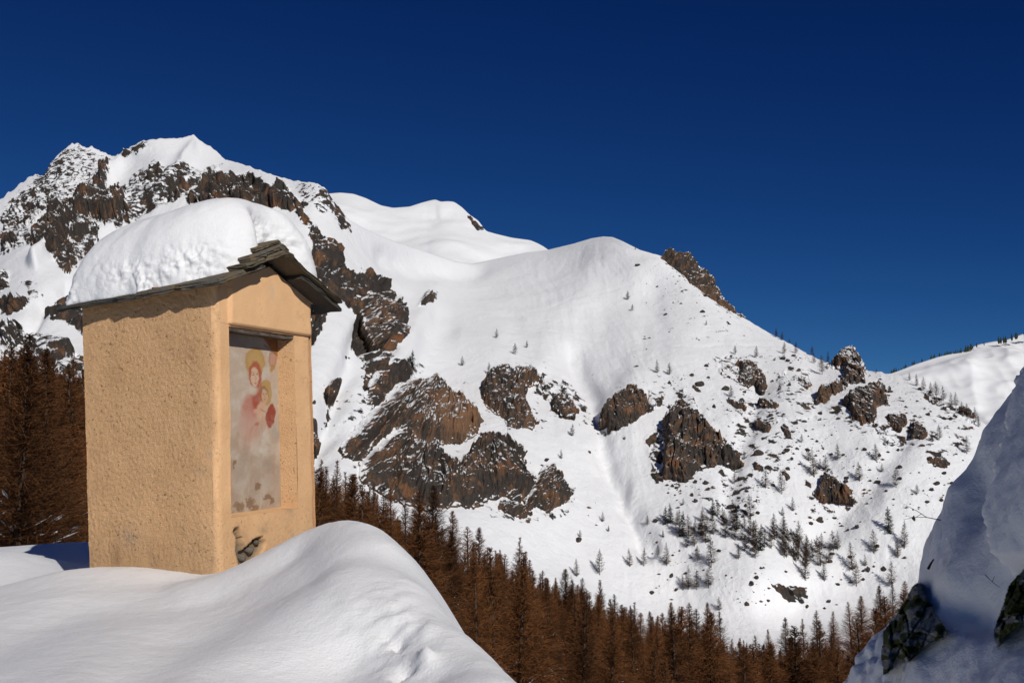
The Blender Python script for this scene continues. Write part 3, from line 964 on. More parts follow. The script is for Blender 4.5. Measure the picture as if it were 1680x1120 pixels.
# ------------------------------------------------------------------ trees
def conifer(seed, H, R, nb, nt, tw, tl, droop=0.0, snow=0, power=0.8, t0=0.10, up=0.25):
    """trunk, crown and branch snow of one conifer as arrays"""
    r = np.random.default_rng(seed)
    # trunk
    nz, ns = 9, 7
    zz = np.linspace(-0.6, H * 0.985, nz)
    rad = 0.012 * H * (1 - np.clip(zz, 0, H) / H) ** 0.85 + 0.012
    bend = np.stack([0.012 * H * np.sin(zz / H * 3 + seed), 0.012 * H * np.cos(zz / H * 2.3 + seed * 2)], -1)
    a = np.arange(ns) / ns * 2 * np.pi
    tv = np.stack([bend[:, None, 0] + rad[:, None] * np.cos(a), bend[:, None, 1] + rad[:, None] * np.sin(a), np.broadcast_to(zz[:, None], (nz, ns))], -1).reshape(-1, 3)
    tf = grid_faces(nz, ns, 0, True)
    # branches
    t = t0 + (0.985 - t0) * r.random(nb) ** 1.15
    az = r.random(nb) * 2 * np.pi
    lump = 0.82 + 0.14 * np.sin(az * 2 + seed) * np.sin(t * 17 + seed * 1.3) + 0.17 * r.normal(size=nb)
    bl = R * np.clip((1 - t) ** power * (0.55 + 0.45 * np.clip((t - t0) / 0.25, 0, 1) ** 0.5) * lump, 0.02, None) + 0.05
    el = up * (0.2 + t) - droop * (1 - t) + 0.15 * r.normal(size=nb)
    bx = np.interp(t * H, zz, bend[:, 0])
    by = np.interp(t * H, zz, bend[:, 1])
    o = np.stack([bx, by, t * H], -1)
    d = np.stack([np.cos(az) * np.cos(el), np.sin(az) * np.cos(el), np.sin(el)], -1)
    sag = 0.12 * bl

    def at(i, s):
        p = o[i] + d[i] * (bl[i] * s)[:, None]
        p[:, 2] += -sag[i] * 4 * s * (1 - s) + sag[i] * 0.8 * s * s
        return p
    V, F = [], []
    off = 0
    idx = np.arange(nb)
    side = np.stack([-np.sin(az), np.cos(az), 0 * az], -1)
    seg = [0, 0.5, 1.0]
    w = np.stack([np.full(nb, 0.035), np.full(nb, 0.024), np.full(nb, 0.008)], 0) * (tw / 0.035)
    pts = [at(idx, np.full(nb, s)) for s in seg]
    for k in range(2):
        q = np.stack([pts[k] - side * w[k][:, None], pts[k] + side * w[k][:, None], pts[k + 1] + side * w[k + 1][:, None], pts[k + 1] - side * w[k + 1][:, None]], 1)
        V.append(q.reshape(-1, 3))
        F.append(np.arange(nb * 4).reshape(-1, 4) + off)
        off += nb * 4
    # twigs
    bi = np.repeat(idx, nt)
    s = 0.12 + 0.88 * r.random(len(bi)) ** 0.8
    p0 = at(bi, s)
    dirv = d[bi] * 0.9 + r.normal(size=(len(bi), 3)) * np.array([0.75, 0.75, 0.55])
    dirv /= np.linalg.norm(dirv, axis=1)[:, None]
    ln = tl * (0.5 + r.random(len(bi))) * np.clip(bl[bi] / (0.5 * R), 0.09, 1.0)
    wv = np.cross(dirv, r.normal(size=(len(bi), 3)))
    wv /= np.linalg.norm(wv, axis=1)[:, None] + 1e-9
    q = np.stack([p0 - wv * tw * 0.5, p0 + wv * tw * 0.5, p0 + dirv * ln[:, None]], 1)
    V.append(q.reshape(-1, 3))
    FT = np.arange(len(bi) * 3).reshape(-1, 3) + off
    cv = np.concatenate(V)
    cf = [np.concatenate(F), FT]
    sv = sf = None
    if snow:
        c = np.nonzero(t < 0.55)[0]
        c = r.choice(c, min(snow, len(c)), replace=False)
        s0 = 0.25 + 0.45 * r.random(len(c))
        s1 = np.minimum(s0 + 0.12 + 0.3 * r.random(len(c)), 1.0)
        sm = (s0 + s1) / 2
        A_, M_, B_ = at(c, s0), at(c, sm), at(c, s1)
        for q_ in (A_, M_, B_):
            q_[:, 2] += 0.02
        sd = side[c]
        wv = (0.03 + 0.045 * r.random(len(c)))[:, None]
        hh = np.array([0, 0, 0.07])
        q = np.stack([A_, M_ - sd * wv, B_, M_ + sd * wv, M_ + hh], 1)
        sv = q.reshape(-1, 3)
        b5 = np.arange(len(c))[:, None] * 5
        sf = np.concatenate([b5 + np.array([0, 1, 4]), b5 + np.array([1, 2, 4]), b5 + np.array([2, 3, 4]), b5 + np.array([3, 0, 4])])
    return tv, tf, cv, cf, sv, sf


TREE = []
for k in range(7):
    tv, tf, cv, cf, sv, sf = conifer(100 + k, 16.0, 3.4 + 0.5 * (k % 3), 820 + 90 * (k % 4), 10, 0.026, 0.74, snow=46, power=0.85 + 0.12 * (k % 3), t0=0.08 + 0.05 * (k % 4), up=0.45)
    TREE.append((np_mesh('trunk', tv, tf, M_BARK), np_mesh('crown', cv, cf, M_LARCH, False), np_mesh('branch_snow', sv, sf, M_BSNOW, True)))
FAR = []
for k in range(6):
    tv, tf, cv, cf, _, _ = conifer(300 + k, 12.0, 3.0 + 0.4 * (k % 3), 230, 12, 0.068, 0.55, power=0.85, t0=0.08 + 0.03 * (k % 3))
    v = np.concatenate([tv, cv])
    f = [np.concatenate([tf, cf[0] + len(tv)]), cf[1] + len(tv)]
    mi = np.concatenate([np.zeros(len(tf)), np.ones(len(cf[0]) + len(cf[1]))])
    FAR.append(np_mesh('larch_tree', v, f, [M_BARK, M_LARCHFAR], False, mat_idx=mi))
DARK = []
for k in range(3):
    tv, tf, cv, cf, _, _ = conifer(500 + k, 12.0, 2.7, 200, 16, 0.12, 0.55, droop=0.25, power=0.85, t0=0.04, up=0.05)
    v = np.concatenate([tv, cv])
    f = [np.concatenate([tf, cf[0] + len(tv)]), cf[1] + len(tv)]
    mi = np.concatenate([np.zeros(len(tf)), np.ones(len(cf[0]) + len(cf[1]))])
    DARK.append(np_mesh('spruce_tree', v, f, [M_BARK, M_SPRUCE], False, mat_idx=mi))

# ---- trees standing singly on the far slope: (x of foot, y of foot, height) in the survey picture
SLOPE = [
    (672, 608, 26, 's', 'dark spruce alone on the snow shoulder above the big cliff'),
    (759, 602, 15, 'l', 'small bushy tree on the snow between the big cliff and the flat-topped bluff'),
    (803, 616, 18, 'l', 'thin pale larch at the top edge of the flat-topped bluff'),
    (845, 588, 17, 'l', 'dark little larch lowest of three on the smooth snow above the bluff'),
    (815, 559, 14, 'l', 'tiny larch topmost of three on the smooth snow above the bluff'),
    (864, 570, 11, 'l', 'faint tiny larch right of its two companions above the bluff'),
    (1079, 616, 20, 'l', 'left one of a pair of larches in the open snow above the reddish rock'),
    (1098, 615, 18, 'l', 'right one of a pair of larches in the open snow above the reddish rock'),
    (1031, 496, 14, 'l', 'dark bushy shrub tree high on the white dome'),
    (1038, 516, 10, 'l', 'small shrub tree below the bushy one on the white dome'),
    (1157, 538, 8, 'l', 'pale shrub alone under the olive rock crest'),
    (939, 714, 18, 'l', 'round bushy larch in the snow right of the small rounded outcrop'),
    (921, 750, 14, 'l', 'slim larch above the pointed rock tower'),
    (990, 853, 15, 'l', 'lone larch halfway down the snow fan right of the rock tower'),
    (1000, 868, 9, 'l', 'low shrub just below the lone larch on the snow fan'),
    (953, 880, 12, 'l', 'tiny tree growing on the dark knobbly boulder'),
    (945, 945, 25, 'l', 'thin grey larch at the left foot of the clearing'),
    (983, 942, 36, 'l', 'tall larch at the left foot of the clearing with a long shadow'),
    (1034, 928, 25, 'l', 'left of two matching larches at the foot of the gully'),
    (1057, 928, 26, 'l', 'right of two matching larches at the foot of the gully'),
    (1094, 926, 32, 'l', 'full larch right of the two matching larches'),
    (1079, 907, 16, 'l', 'small larch behind the full larch at the gully foot'),
    (1090, 858, 26, 's', 'dark green spruce pair member, left, above the central stand'),
    (1098, 856, 28, 's', 'dark green spruce pair member, right, above the central stand'),
    (1087, 878, 11, 's', 'small dark spruce below the spruce pair'),
    (1061, 853, 15, 'l', 'small grey larch left of the spruce pair'),
    (1120, 824, 10, 'l', 'low pale shrub above the tree stand'),
    (1206, 783, 18, 'l', 'grey shrub tree on the right foot of the triangular crag'),
    (1221, 745, 12, 'l', 'small round shrub right of the triangular crag'),
    (1256, 798, 30, 'l', 'slim leaning larch among dark stones on the middle slope'),
    (1283, 808, 34, 'l', 'tall larch on the middle slope left of the lone crag'),
    (1240, 594, 18, 'l', 'small larch above the slanting rock fin'),
    (1206, 586, 14, 'l', 'faint larch on the snow shoulder left of the rock fin'),
    (1284, 592, 18, 'l', 'larch growing on the low rust outcrop'),
    (1305, 590, 16, 'l', 'slim pale larch right of the low rust outcrop'),
    (1349, 617, 28, 'l', 'tall larch in front of the skyline tower'),
    (1336, 600, 16, 'l', 'bushy tree on the snow left of the skyline tower'),
    (1199, 653, 18, 'l', 'dark larch among boulders below the rock fin'),
    (1375, 755, 24, 'l', 'slender larch in the open above the lone crag'),
    (1336, 783, 40, 'l', 'tallest larch just above the lone crag'),
    (1327, 757, 20, 'l', 'small larch behind the tallest larch above the lone crag'),
    (1354, 772, 24, 'l', 'thin larch touching the top of the lone crag'),
    (1345, 770, 16, 'l', 'small sapling between two larches above the lone crag'),
    (1408, 784, 28, 'l', 'well shaped larch right of the lone crag'),
    (1437, 752, 26, 'l', 'slim larch high on the right slope'),
    (1446, 765, 13, 'l', 'round shrub beside the slim larch on the right slope'),
    (1470, 798, 30, 'l', 'larch with a clear shadow near the shaded snow bank, upper'),
    (1505, 810, 16, 'l', 'bushy shrub nearest the shaded snow bank'),
    (1316, 727, 13, 'l', 'tiny pale shrub in the middle of the right slope'),
    (1460, 870, 36, 's', 'dark dense larch above the right-hand wood'),
    (1484, 898, 40, 'l', 'tall larch next to the edge of the snow bank'),
    (1474, 912, 28, 'l', 'shorter larch leaning beside the tall one at the bank'),
    (1434, 906, 34, 'l', 'larch with a long blue shadow on the clearing, right'),
    (1397, 932, 40, 'l', 'tall larch on the lower clearing before the right wood'),
    (1405, 958, 34, 'l', 'larch just below the tall one on the lower clearing'),
    (1420, 925, 16, 'l', 'sapling between the clearing larches'),
    (1352, 950, 26, 'l', 'round larch low on the clearing right of the pair'),
    (1321, 950, 42, 'l', 'left larch of the pair standing low on the clearing'),
    (1351, 888, 22, 'l', 'small larch above the long stand of trees'),
    (1374, 897, 26, 'l', 'pale larch at the right end of the long stand'),
    (1463, 960, 36, 'l', 'larch at the upper edge of the right-hand wood'),
    (1286, 842, 14, 'l', 'tiny larch below the lone crag, left'), (1302, 836, 20, 'l', 'bushy larch below the lone crag'),
    (1166, 930, 44, 'l', 'tall full larch in front of the central stand'), (1144, 920, 24, 'l', 'slim larch left of the tall full one'),
    (1163, 965, 36, 'l', 'dark larch below the tall full one'), (1130, 966, 34, 'l', 'broad larch of the lower clump on the clearing, left'),
    (1143, 965, 28, 'l', 'larch of the lower clump on the clearing, right'), (1120, 966, 22, 'l', 'small larch at the left edge of the lower clump'),
    (1180, 1002, 20, 'l', 'faint bushy tree at the bottom of the clearing'),
    (1212, 914, 22, 'l', 'small larch hanging below the middle of the stand'), (1240, 912, 28, 'l', 'larch hanging below the right half of the stand'),
    (1222, 900, 26, 'l', 'slim larch on the lower fringe of the stand'),
]
ridge_trees = [(1274, 552, 14), (1283, 556, 13), (1296, 562, 8), (1306, 566, 8), (1332, 578, 14), (1359, 588, 16), (1438, 611, 7), (1120, 430, 6), (1180, 487, 12), (1217, 520, 10), (1042, 408, 5), (1090, 416, 6),
               (1505, 632, 18), (1515, 640, 20), (1528, 648, 18), (1535, 652, 24), (1548, 656, 22), (1560, 668, 20), (1568, 668, 22), (1578, 680, 18), (1587, 684, 20), (1600, 692, 22), (1606, 700, 18), (1492, 622, 12), (1585, 745, 26), (1540, 722, 22), (1530, 725, 14)]
stand = []
for _ in range(400):
    u = random.random()
    px = 1110 + u * 262
    mid = np.interp(px, [1110, 1130, 1160, 1200, 1240, 1280, 1320, 1372], [884, 880, 862, 858, 872, 886, 905, 915])
    py = mid + random.gauss(0, 14)
    if all(abs(px - a) > 5.2 or abs(py - b) > 5 for a, b, _ in stand):
        stand.append((px, py, random.uniform(15, 38)))
    if len(stand) > 62:
        break


def slope_tree(px, py, hp, kind, label, group):
    p = surf(px, py)
    H = hp * 1.18 * p[1] / F_PX
    me = random.choice(DARK if kind == 's' else FAR)
    o = link('spruce_tree' if kind == 's' else 'larch_tree', me)
    o.location = p
    s = H / 12.0
    o.scale = (s * random.uniform(0.95, 1.35), s * random.uniform(0.95, 1.35), s)
    o.rotation_euler = (random.uniform(-.04, .04), random.uniform(-.04, .04), random.uniform(0, 6.3))
    return tag(o, label, 'tree', group)


for px, py, hp, k, lab in SLOPE:
    slope_tree(px, py, hp, k, lab, 'single trees on the far slope')
def ordinal(n):
    return str(n) + ('th' if 10 <= n % 100 <= 20 else {1: 'st', 2: 'nd', 3: 'rd'}.get(n % 10, 'th'))


for n, (px, py, hp) in enumerate(sorted(ridge_trees)):
    slope_tree(px, py + 1, hp, 'l', 'small dark tree, %s from the left on the crest right of the dome' % ordinal(n + 1), 'trees along the ridge line')
for n, (px, py, hp) in enumerate(sorted(stand)):
    dk = random.random() < 0.07
    slope_tree(px, py, hp, 's' if dk else 'l', ('dark green spruce' if dk else 'leafless larch') + ', %s trunk from the left end of the long stand above the clearing' % ordinal(n + 1), 'long tree stand on the clearing')
# far wood edging the distant hill
vs, fs, off = [], [], 0
for _ in range(90):
    px = random.uniform(1462, 1700)
    py = np.interp(px, [1462, 1475, 1500, 1540, 1580, 1605, 1630, 1650, 1680, 1740], [612, 608, 598, 585, 576, 565, 560, 558, 547, 530])
    if 1600 < px < 1640 and random.random() < 0.7:
        continue
    p = P(px, py + 2, np.array(2420.0))
    H = random.uniform(4, 10) / F_PX * 2420
    a = np.linspace(0, 2 * np.pi, 7)[:-1]
    w = H * 0.2
    rings = [np.stack([w * q * np.cos(a), w * q * np.sin(a), np.full(6, zz * H)], -1) * rng.uniform(.8, 1.2, (6, 1)) for q, zz in ((0.4, -0.3), (1, .12), (.75, .4), (.4, .7), (.05, 1))]
    vs.append(np.concatenate(rings) + p)
    fs.append(grid_faces(5, 6, off, True))
    off += 30
me = np_mesh('far_forest', np.concatenate(vs), np.concatenate(fs), M_SPRUCE, False)
tag(link('far_forest', me), 'dark line of far trees along the distant hill crest', kind='stuff')

# ------------------------------------------------------------------ hillside under the larch wood
HS = np.array([(-23, 55, -10), (-40, 100, -6), (-80, 200, 6), (-130, 330, 18), (-17, 130, -15), (-5, 150, -21), (11, 190, -31), (32, 230, -40), (48, 250, -48), (81, 330, -60),
               (129, 430, -68), (171, 500, -72), (2, 70, -21), (25, 70, -24), (10, 40, -12), (0, 22, -5.5), (-10, 28, -5), (-6, 14, -2.4), (4, 12, -3.2), (14, 14, -4), (-20, 20, -2.6), (-16, 60, -10),
               (60, 120, -36), (100, 200, -54), (150, 300, -64), (30, 30, -10), (-60, 60, -3), (-60, 20, 0), (-8, 70, -15), (0, 4, -4.5), (-8, 6, -3.0), (8, 6, -5), (220, 450, -70), (-200, 350, 40), (0, 450, -62), (-60, 420, -30), (60, 480, -72)], float)
HSF = TPS(HS[:, :2], HS[:, 2], 100.0, 3e-3)


def hill_z(x, y):
    return HSF(x, y) + 0.5 * noise3(np.asarray(x) / 9, np.asarray(y) / 9, np.asarray(x) * 0, 33)


rr = np.concatenate([np.linspace(9, 40, 60), np.linspace(41, 540, 250)])
aa = np.radians(np.linspace(-34, 34, 220))
RR, AA = np.meshgrid(rr, aa, indexing='ij')
XX, YY = RR * np.tan(AA), RR
ZZ = hill_z(XX, YY)
me = np_mesh('hillside', np.stack([XX, YY, ZZ], -1).reshape(-1, 3), grid_faces(*XX.shape), M_HILL)
tag(link('hillside', me), 'snowy hillside dropping away under the larch wood', kind='structure')

TOP = np.array([(-200, 600), (-60, 575), (0, 575), (25, 560), (50, 540), (75, 565), (100, 600), (125, 578), (150, 600), (300, 640), (500, 765), (530, 748), (560, 755), (600, 775), (640, 790), (690, 806), (720, 795),
                (742, 826), (758, 850), (785, 862), (802, 884), (850, 880), (882, 928), (930, 940), (960, 950), (985, 962), (1020, 985), (1065, 990), (1100, 985), (1150, 990), (1180, 1002), (1196, 1046), (1240, 1042), (1290, 1012),
                (1340, 1000), (1400, 980), (1450, 952), (1500, 945)], float)
cand = []
# trees that carry the outline of the wood
OUT = [(20, 562, 58), (48, 538, 62), (78, 566, 66), (104, 604, 80), (128, 580, 70), (-12, 580, 66), (5, 640, 45), (60, 690, 36), (120, 690, 40), (512, 765, 110), (530, 750, 125), (556, 752, 130), (585, 775, 135), (610, 792, 140), (640, 795, 138), (668, 812, 140), (690, 800, 150),
       (716, 792, 140), (741, 834, 150), (765, 860, 160), (786, 862, 150), (812, 900, 160), (850, 878, 150), (872, 915, 165), (900, 945, 175), (925, 930, 180), (952, 945, 185), (985, 948, 190), (1010, 972, 200), (1040, 985, 205),
       (1065, 1000, 215), (1098, 985, 220), (1130, 985, 225), (1160, 985, 230), (1178, 1000, 240), (1215, 1044, 250), (1240, 1040, 270), (1262, 1030, 290), (1290, 1010, 320), (1315, 1012, 340), (1340, 998, 370), (1365, 1000, 390),
       (1392, 985, 420), (1415, 975, 440), (1440, 958, 460), (1462, 952, 480), (1485, 950, 490)]
for px, py, Y in OUT:
    q = P(px, py, np.array(float(Y)))
    z0 = float(hill_z(q[0], q[1]))
    H = q[2] - z0
    if H < 5:
        z0 = q[2] - 9
        H = 9
    cand.append((q[0], q[1], z0, H, px, py, True))
cell = {}
for _ in range(60000):
    Y = 30 + 480 * random.random() ** 1.35
    px = random.uniform(-70, 1510)
    X = (px - 840) / F_PX * Y
    if 150 < px < 495 and random.random() < 0.25:
        continue
    sp = 4.9 if Y < 250 else 4.8
    key = (int(X // sp), int(Y // sp))
    if any((key[0] + i, key[1] + j) in cell and (cell[(key[0] + i, key[1] + j)][0] - X) ** 2 + (cell[(key[0] + i, key[1] + j)][1] - Y) ** 2 < sp * sp for i in (-1, 0, 1) for j in (-1, 0, 1)):
        continue
    z0 = float(HSF(X, Y))
    H = random.uniform(9, 19)
    lim = np.interp(px, TOP[:, 0], TOP[:, 1]) + random.uniform(2, 26)
    ztop = float(P(px, lim, np.array(Y))[2])
    if z0 + H > ztop:
        H = ztop - z0
    if H < 6.5:
        continue
    if Y < 45 and abs(X + 3) < 9:
        continue
    tp = proj(np.array([X, Y, z0 + H]))
    if tp[1] > 1115:
        continue
    foot = proj(np.array([X, Y, z0]))
    cell[key] = (X, Y)
    cand.append((X, Y, z0, H, px, tp[1], False))
under = []          # wood continued unseen below the frame, added to dim snow bounce on the bank
for _ in range(900):
    Y = random.uniform(11, 48)
    X = random.uniform(-2.5, 16) * (0.4 + Y / 48)
    z0 = float(HSF(X, Y))
    H = random.uniform(6, 14)
    H = min(H, float(P(840, 1150, np.array(Y))[2]) - z0)
    if H < 2.5 or any((X - a[0]) ** 2 + (Y - a[1]) ** 2 < 7 for a in under):
        continue
    under.append((X, Y, z0, H, 840, 1150, False))
cand.sort(key=lambda c: (not c[6], -(c[3] / c[1]) * (0.15 if 150 < c[4] < 500 else 1.0)))
tips = {'left': 0, 'right': 0}
tip_of = {}
for c in sorted([c for c in cand if c[6]], key=lambda c: c[4]):
    sd = 'left' if c[4] < 150 else 'right'
    tips[sd] += 1
    tip_of[c] = (sd, tips[sd])
print('wood trees', len(cand))


def wood_label(px):
    if px < 150:
        return 'tall rust-brown larch with snow-dusted branches in the dark wood left of the shrine', 'larches left of the shrine'
    if px < 1185:
        return 'rust-brown leafless larch in the dense wood below the cliffs, right of the shrine', 'larches below the cliffs'
    return 'dark brown leafless larch in the valley wood beside the shaded snow bank', 'larches in the valley wood'


def ordinal(n):
    return str(n) + ('th' if 10 <= n % 100 <= 20 else {1: 'st', 2: 'nd', 3: 'rd'}.get(n % 10, 'th'))


N_WOOD = 160
for i, c in enumerate(cand[:N_WOOD]):
    x, y, z, H, px, py, outl = c
    lab, grp = wood_label(px)
    if outl:
        sd, n = tip_of[c]
        lab = ('brown larch, %s tip from the left in the wood left of the shrine' if sd == 'left' else 'brown larch, %s tip right of the shrine along the top edge of the wood') % ordinal(n)
    root = empty('larch_tree', (x, y, z), random.uniform(0, 6.3))
    s = H / 16.0
    wd = s * random.uniform(1.1, 1.5) if H > 9 else s * 1.45
    root.scale = (wd, wd, s)
    tag(root, lab, 'tree', grp)
    tr, cr, sn = TREE[i % 7]
    link('trunk', tr, root)
    link('crown', cr, root)
    tag(link('branch_snow', sn, root), kind='stuff')

# the rest of the wood: one object that repeats the trees above
rest = cand[N_WOOD:N_WOOD + 900] + under
me = bpy.data.meshes.new('forest')
me.vertices.add(len(rest))
me.vertices.foreach_set('co', np.array([c[:3] for c in rest], np.float32).ravel())
for nm, vals in (('tree_scale', [(c[3] / 16 * 1.3, c[3] / 16 * 1.3, c[3] / 16) for c in rest]), ('tree_turn', [(0, 0, random.uniform(0, 6.3)) for c in rest])):
    a = me.attributes.new(nm, 'FLOAT_VECTOR', 'POINT')
    a.data.foreach_set('vector', np.array(vals, np.float32).ravel())
a = me.attributes.new('tree_kind', 'INT', 'POINT')
a.data.foreach_set('value', np.array([i % 7 for i in range(len(rest))], np.int32))
forest = tag(link('forest', me), 'rest of the brown larch wood filling the valley slope', kind='stuff')
ng = bpy.data.node_groups.new('forest_trees', 'GeometryNodeTree')
ng.interface.new_socket('Geometry', in_out='INPUT', socket_type='NodeSocketGeometry')
ng.interface.new_socket('Geometry', in_out='OUTPUT', socket_type='NodeSocketGeometry')
gi, go = ng.nodes.new('NodeGroupInput'), ng.nodes.new('NodeGroupOutput')
jn = ng.nodes.new('GeometryNodeJoinGeometry')


def named(nm, typ):
    n = ng.nodes.new('GeometryNodeInputNamedAttribute')
    n.data_type = typ
    n.inputs['Name'].default_value = nm
    return n.outputs[0]


a_s, a_r, a_k = named('tree_scale', 'FLOAT_VECTOR'), named('tree_turn', 'FLOAT_VECTOR'), named('tree_kind', 'INT')
roots = [o for o in COL.objects if o.name.startswith('larch_tree') and o.type == 'EMPTY']
for k in range(7):
    cmp_ = ng.nodes.new('FunctionNodeCompare')
    cmp_.data_type = 'INT'
    cmp_.operation = 'EQUAL'
    ng.links.new(a_k, [q for q in cmp_.inputs if q.type == 'INT'][0])
    [q for q in cmp_.inputs if q.type == 'INT'][1].default_value = k
    jt = ng.nodes.new('GeometryNodeJoinGeometry')
    src = [o for o in COL.objects if o.type == 'MESH' and o.data in TREE[k]][:3]
    for o in src:
        oi = ng.nodes.new('GeometryNodeObjectInfo')
        oi.transform_space = 'ORIGINAL'
        oi.inputs['Object'].default_value = o
        oi.inputs['As Instance'].default_value = True
        ng.links.new(oi.outputs['Geometry'], jt.inputs[0])
    ip = ng.nodes.new('GeometryNodeInstanceOnPoints')
    ng.links.new(gi.outputs[0], ip.inputs['Points'])
    ng.links.new(cmp_.outputs[0], ip.inputs['Selection'])
    ng.links.new(jt.outputs[0], ip.inputs['Instance'])
    ng.links.new(a_r, ip.inputs['Rotation'])
    ng.links.new(a_s, ip.inputs['Scale'])
    ng.links.new(ip.outputs[0], jn.inputs[0])
ng.links.new(jn.outputs[0], go.inputs[0])
md = forest.modifiers.new('forest_trees', 'NODES')
md.node_group = ng

# ------------------------------------------------------------------ the shrine: a plastered pillar with a niche, leaning a little
SW, SD, SH = 1.25, 1.446, 2.229          # front width, depth, height of the plaster above the snow
_yaw, _rx, _ry = 1.09927, -0.02595, -0.03644
_T = np.array([-2.34062, 8.90762, 1.68209])


def _rot(rx, ry, rz):
    c1, s1, c2, s2, c3, s3 = math.cos(rx), math.sin(rx), math.cos(ry), math.sin(ry), math.cos(rz), math.sin(rz)
    return np.array([[c3, -s3, 0], [s3, c3, 0], [0, 0, 1]]) @ np.array([[c2, 0, s2], [0, 1, 0], [-s2, 0, c2]]) @ np.array([[1, 0, 0], [0, c1, -s1], [0, s1, c1]])


_R = _rot(_rx, _ry, _yaw)


def _rigid(L):
    return L @ _R.T + _T


_cl = {(0, 0, 1): (354, 467), (0, 1, 1): (135, 503), (1, 0, 1): (509, 499), (0, 0, 0): (359, 938), (0, 1, 0): (147.5, 935), (1, 0, 0): (519, 903)}
_off = {}
for k, (ppx, ppy) in _cl.items():
    q = _rigid(np.array([k[0] * SW, k[1] * SD, (k[2] - 1) * SH]))
    _off[k] = P(ppx, ppy, np.array(q[1])) - q
for w_ in (0, 1):
    _off[(1, 1, w_)] = _off[(0, 1, w_)] + _off[(1, 0, w_)] - _off[(0, 0, w_)]


def M(x, y, z):
    """shrine metres (along the front, towards the back, above the eaves) -> world"""
    x, y, z = np.broadcast_arrays(np.asarray(x, float), np.asarray(y, float), np.asarray(z, float))
    L = np.stack([x, y, z], -1)
    Qw = _rigid(L)
    u, v, w = np.clip(x / SW, -.3, 1.3), np.clip(y / SD, -.3, 1.3), np.clip(z / SH + 1, -.3, 1.2)
    for (a, b, c), o in _off.items():
        wt = (u if a else 1 - u) * (v if b else 1 - v) * (w if c else 1 - w)
        Qw = Qw + wt[..., None] * o
    return Qw


def front_at(px, py, y=0.0):
    """front-face coordinates (x, z) of a survey point, on the plane at depth y"""
    x, z = 0.6, -1.0
    for _ in range(25):
        f0 = proj(M(x, y, z)) - np.array([px, py])
        fx = (proj(M(x + 1e-4, y, z)) - np.array([px, py]) - f0) / 1e-4
        fz = (proj(M(x, y, z + 1e-4)) - np.array([px, py]) - f0) / 1e-4
        d = np.linalg.solve(np.stack([fx, fz], 1), -f0)
        x, z = x + d[0], z + d[1]
    return float(x), float(z)


GAB = 0.25                                   # wall apex above the eaves
NX0 = front_at(377.5, 700)[0]
NX1 = front_at(486, 700)[0]
NZ0 = front_at(378, 849)[1]
NZ1 = front_at(377, 535)[1]
NDEP = 0.155
LEDZ = front_at(440, 541)[1]


def plaster_mat():
    m, nt, b = new_mat('ochre_plaster', 0.9, 0.08)
    at = nt.nodes.new('ShaderNodeAttribute')
    at.attribute_name = 'tint'
    v = coord(nt)
    n1 = noise_tex(nt, 3.0, 5, 0.6, v)
    n2 = noise_tex(nt, 70, 7, 0.75, v)
    n3 = noise_tex(nt, 150, 4, 0.7, v)
    sc = nt.nodes.new('ShaderNodeMix')
    sc.data_type = 'RGBA'
    sc.blend_type = 'MULTIPLY'
    sc.inputs[0].default_value = 1.0
    nt.links.new(at.outputs['Color'], sc.inputs[6])
    nt.links.new(ramp(nt, math_(nt, 'ADD', math_(nt, 'MULTIPLY', n1, 0.5), math_(nt, 'MULTIPLY', n2, 0.5)), [(0.3, (0.84, 0.80, 0.76)), (0.62, (1.0, 1.0, 1.0))]), sc.inputs[7])
    ra = nt.nodes.new('ShaderNodeAttribute')
    ra.attribute_name = 'rough'
    n4 = noise_tex(nt, 42, 3, 0.6, v)
    n5 = noise_tex(nt, 7, 3, 0.6, v)
    pits = ramp(nt, math_(nt, 'ADD', n4, math_(nt, 'MULTIPLY', n5, 0.25)), [(0.75, 0.0), (0.81, 1.0)])
    pits = math_(nt, 'MULTIPLY', pits, math_(nt, 'MINIMUM', math_(nt, 'MULTIPLY', ra.outputs['Fac'], 1.1), 0.8))
    nt.links.new(mix(nt, pits, sc.outputs[2], (0.22, 0.125, 0.06)), b.inputs['Base Color'])
    hgt = math_(nt, 'MULTIPLY', math_(nt, 'ADD', math_(nt, 'MULTIPLY', n2, 0.75), math_(nt, 'MULTIPLY', n3, 0.35)), math_(nt, 'ADD', math_(nt, 'MULTIPLY', ra.outputs['Fac'], 0.9), 0.12))
    bump(nt, b, hgt, 1.0, 0.028)
    return m


M_PLASTER = plaster_mat()
OCHRE = np.array([0.83, 0.515, 0.275])


def edge_round(a, r):
    a = np.clip(r - a, 0, r)
    return r - np.sqrt(np.maximum(r * r - a * a, 0))


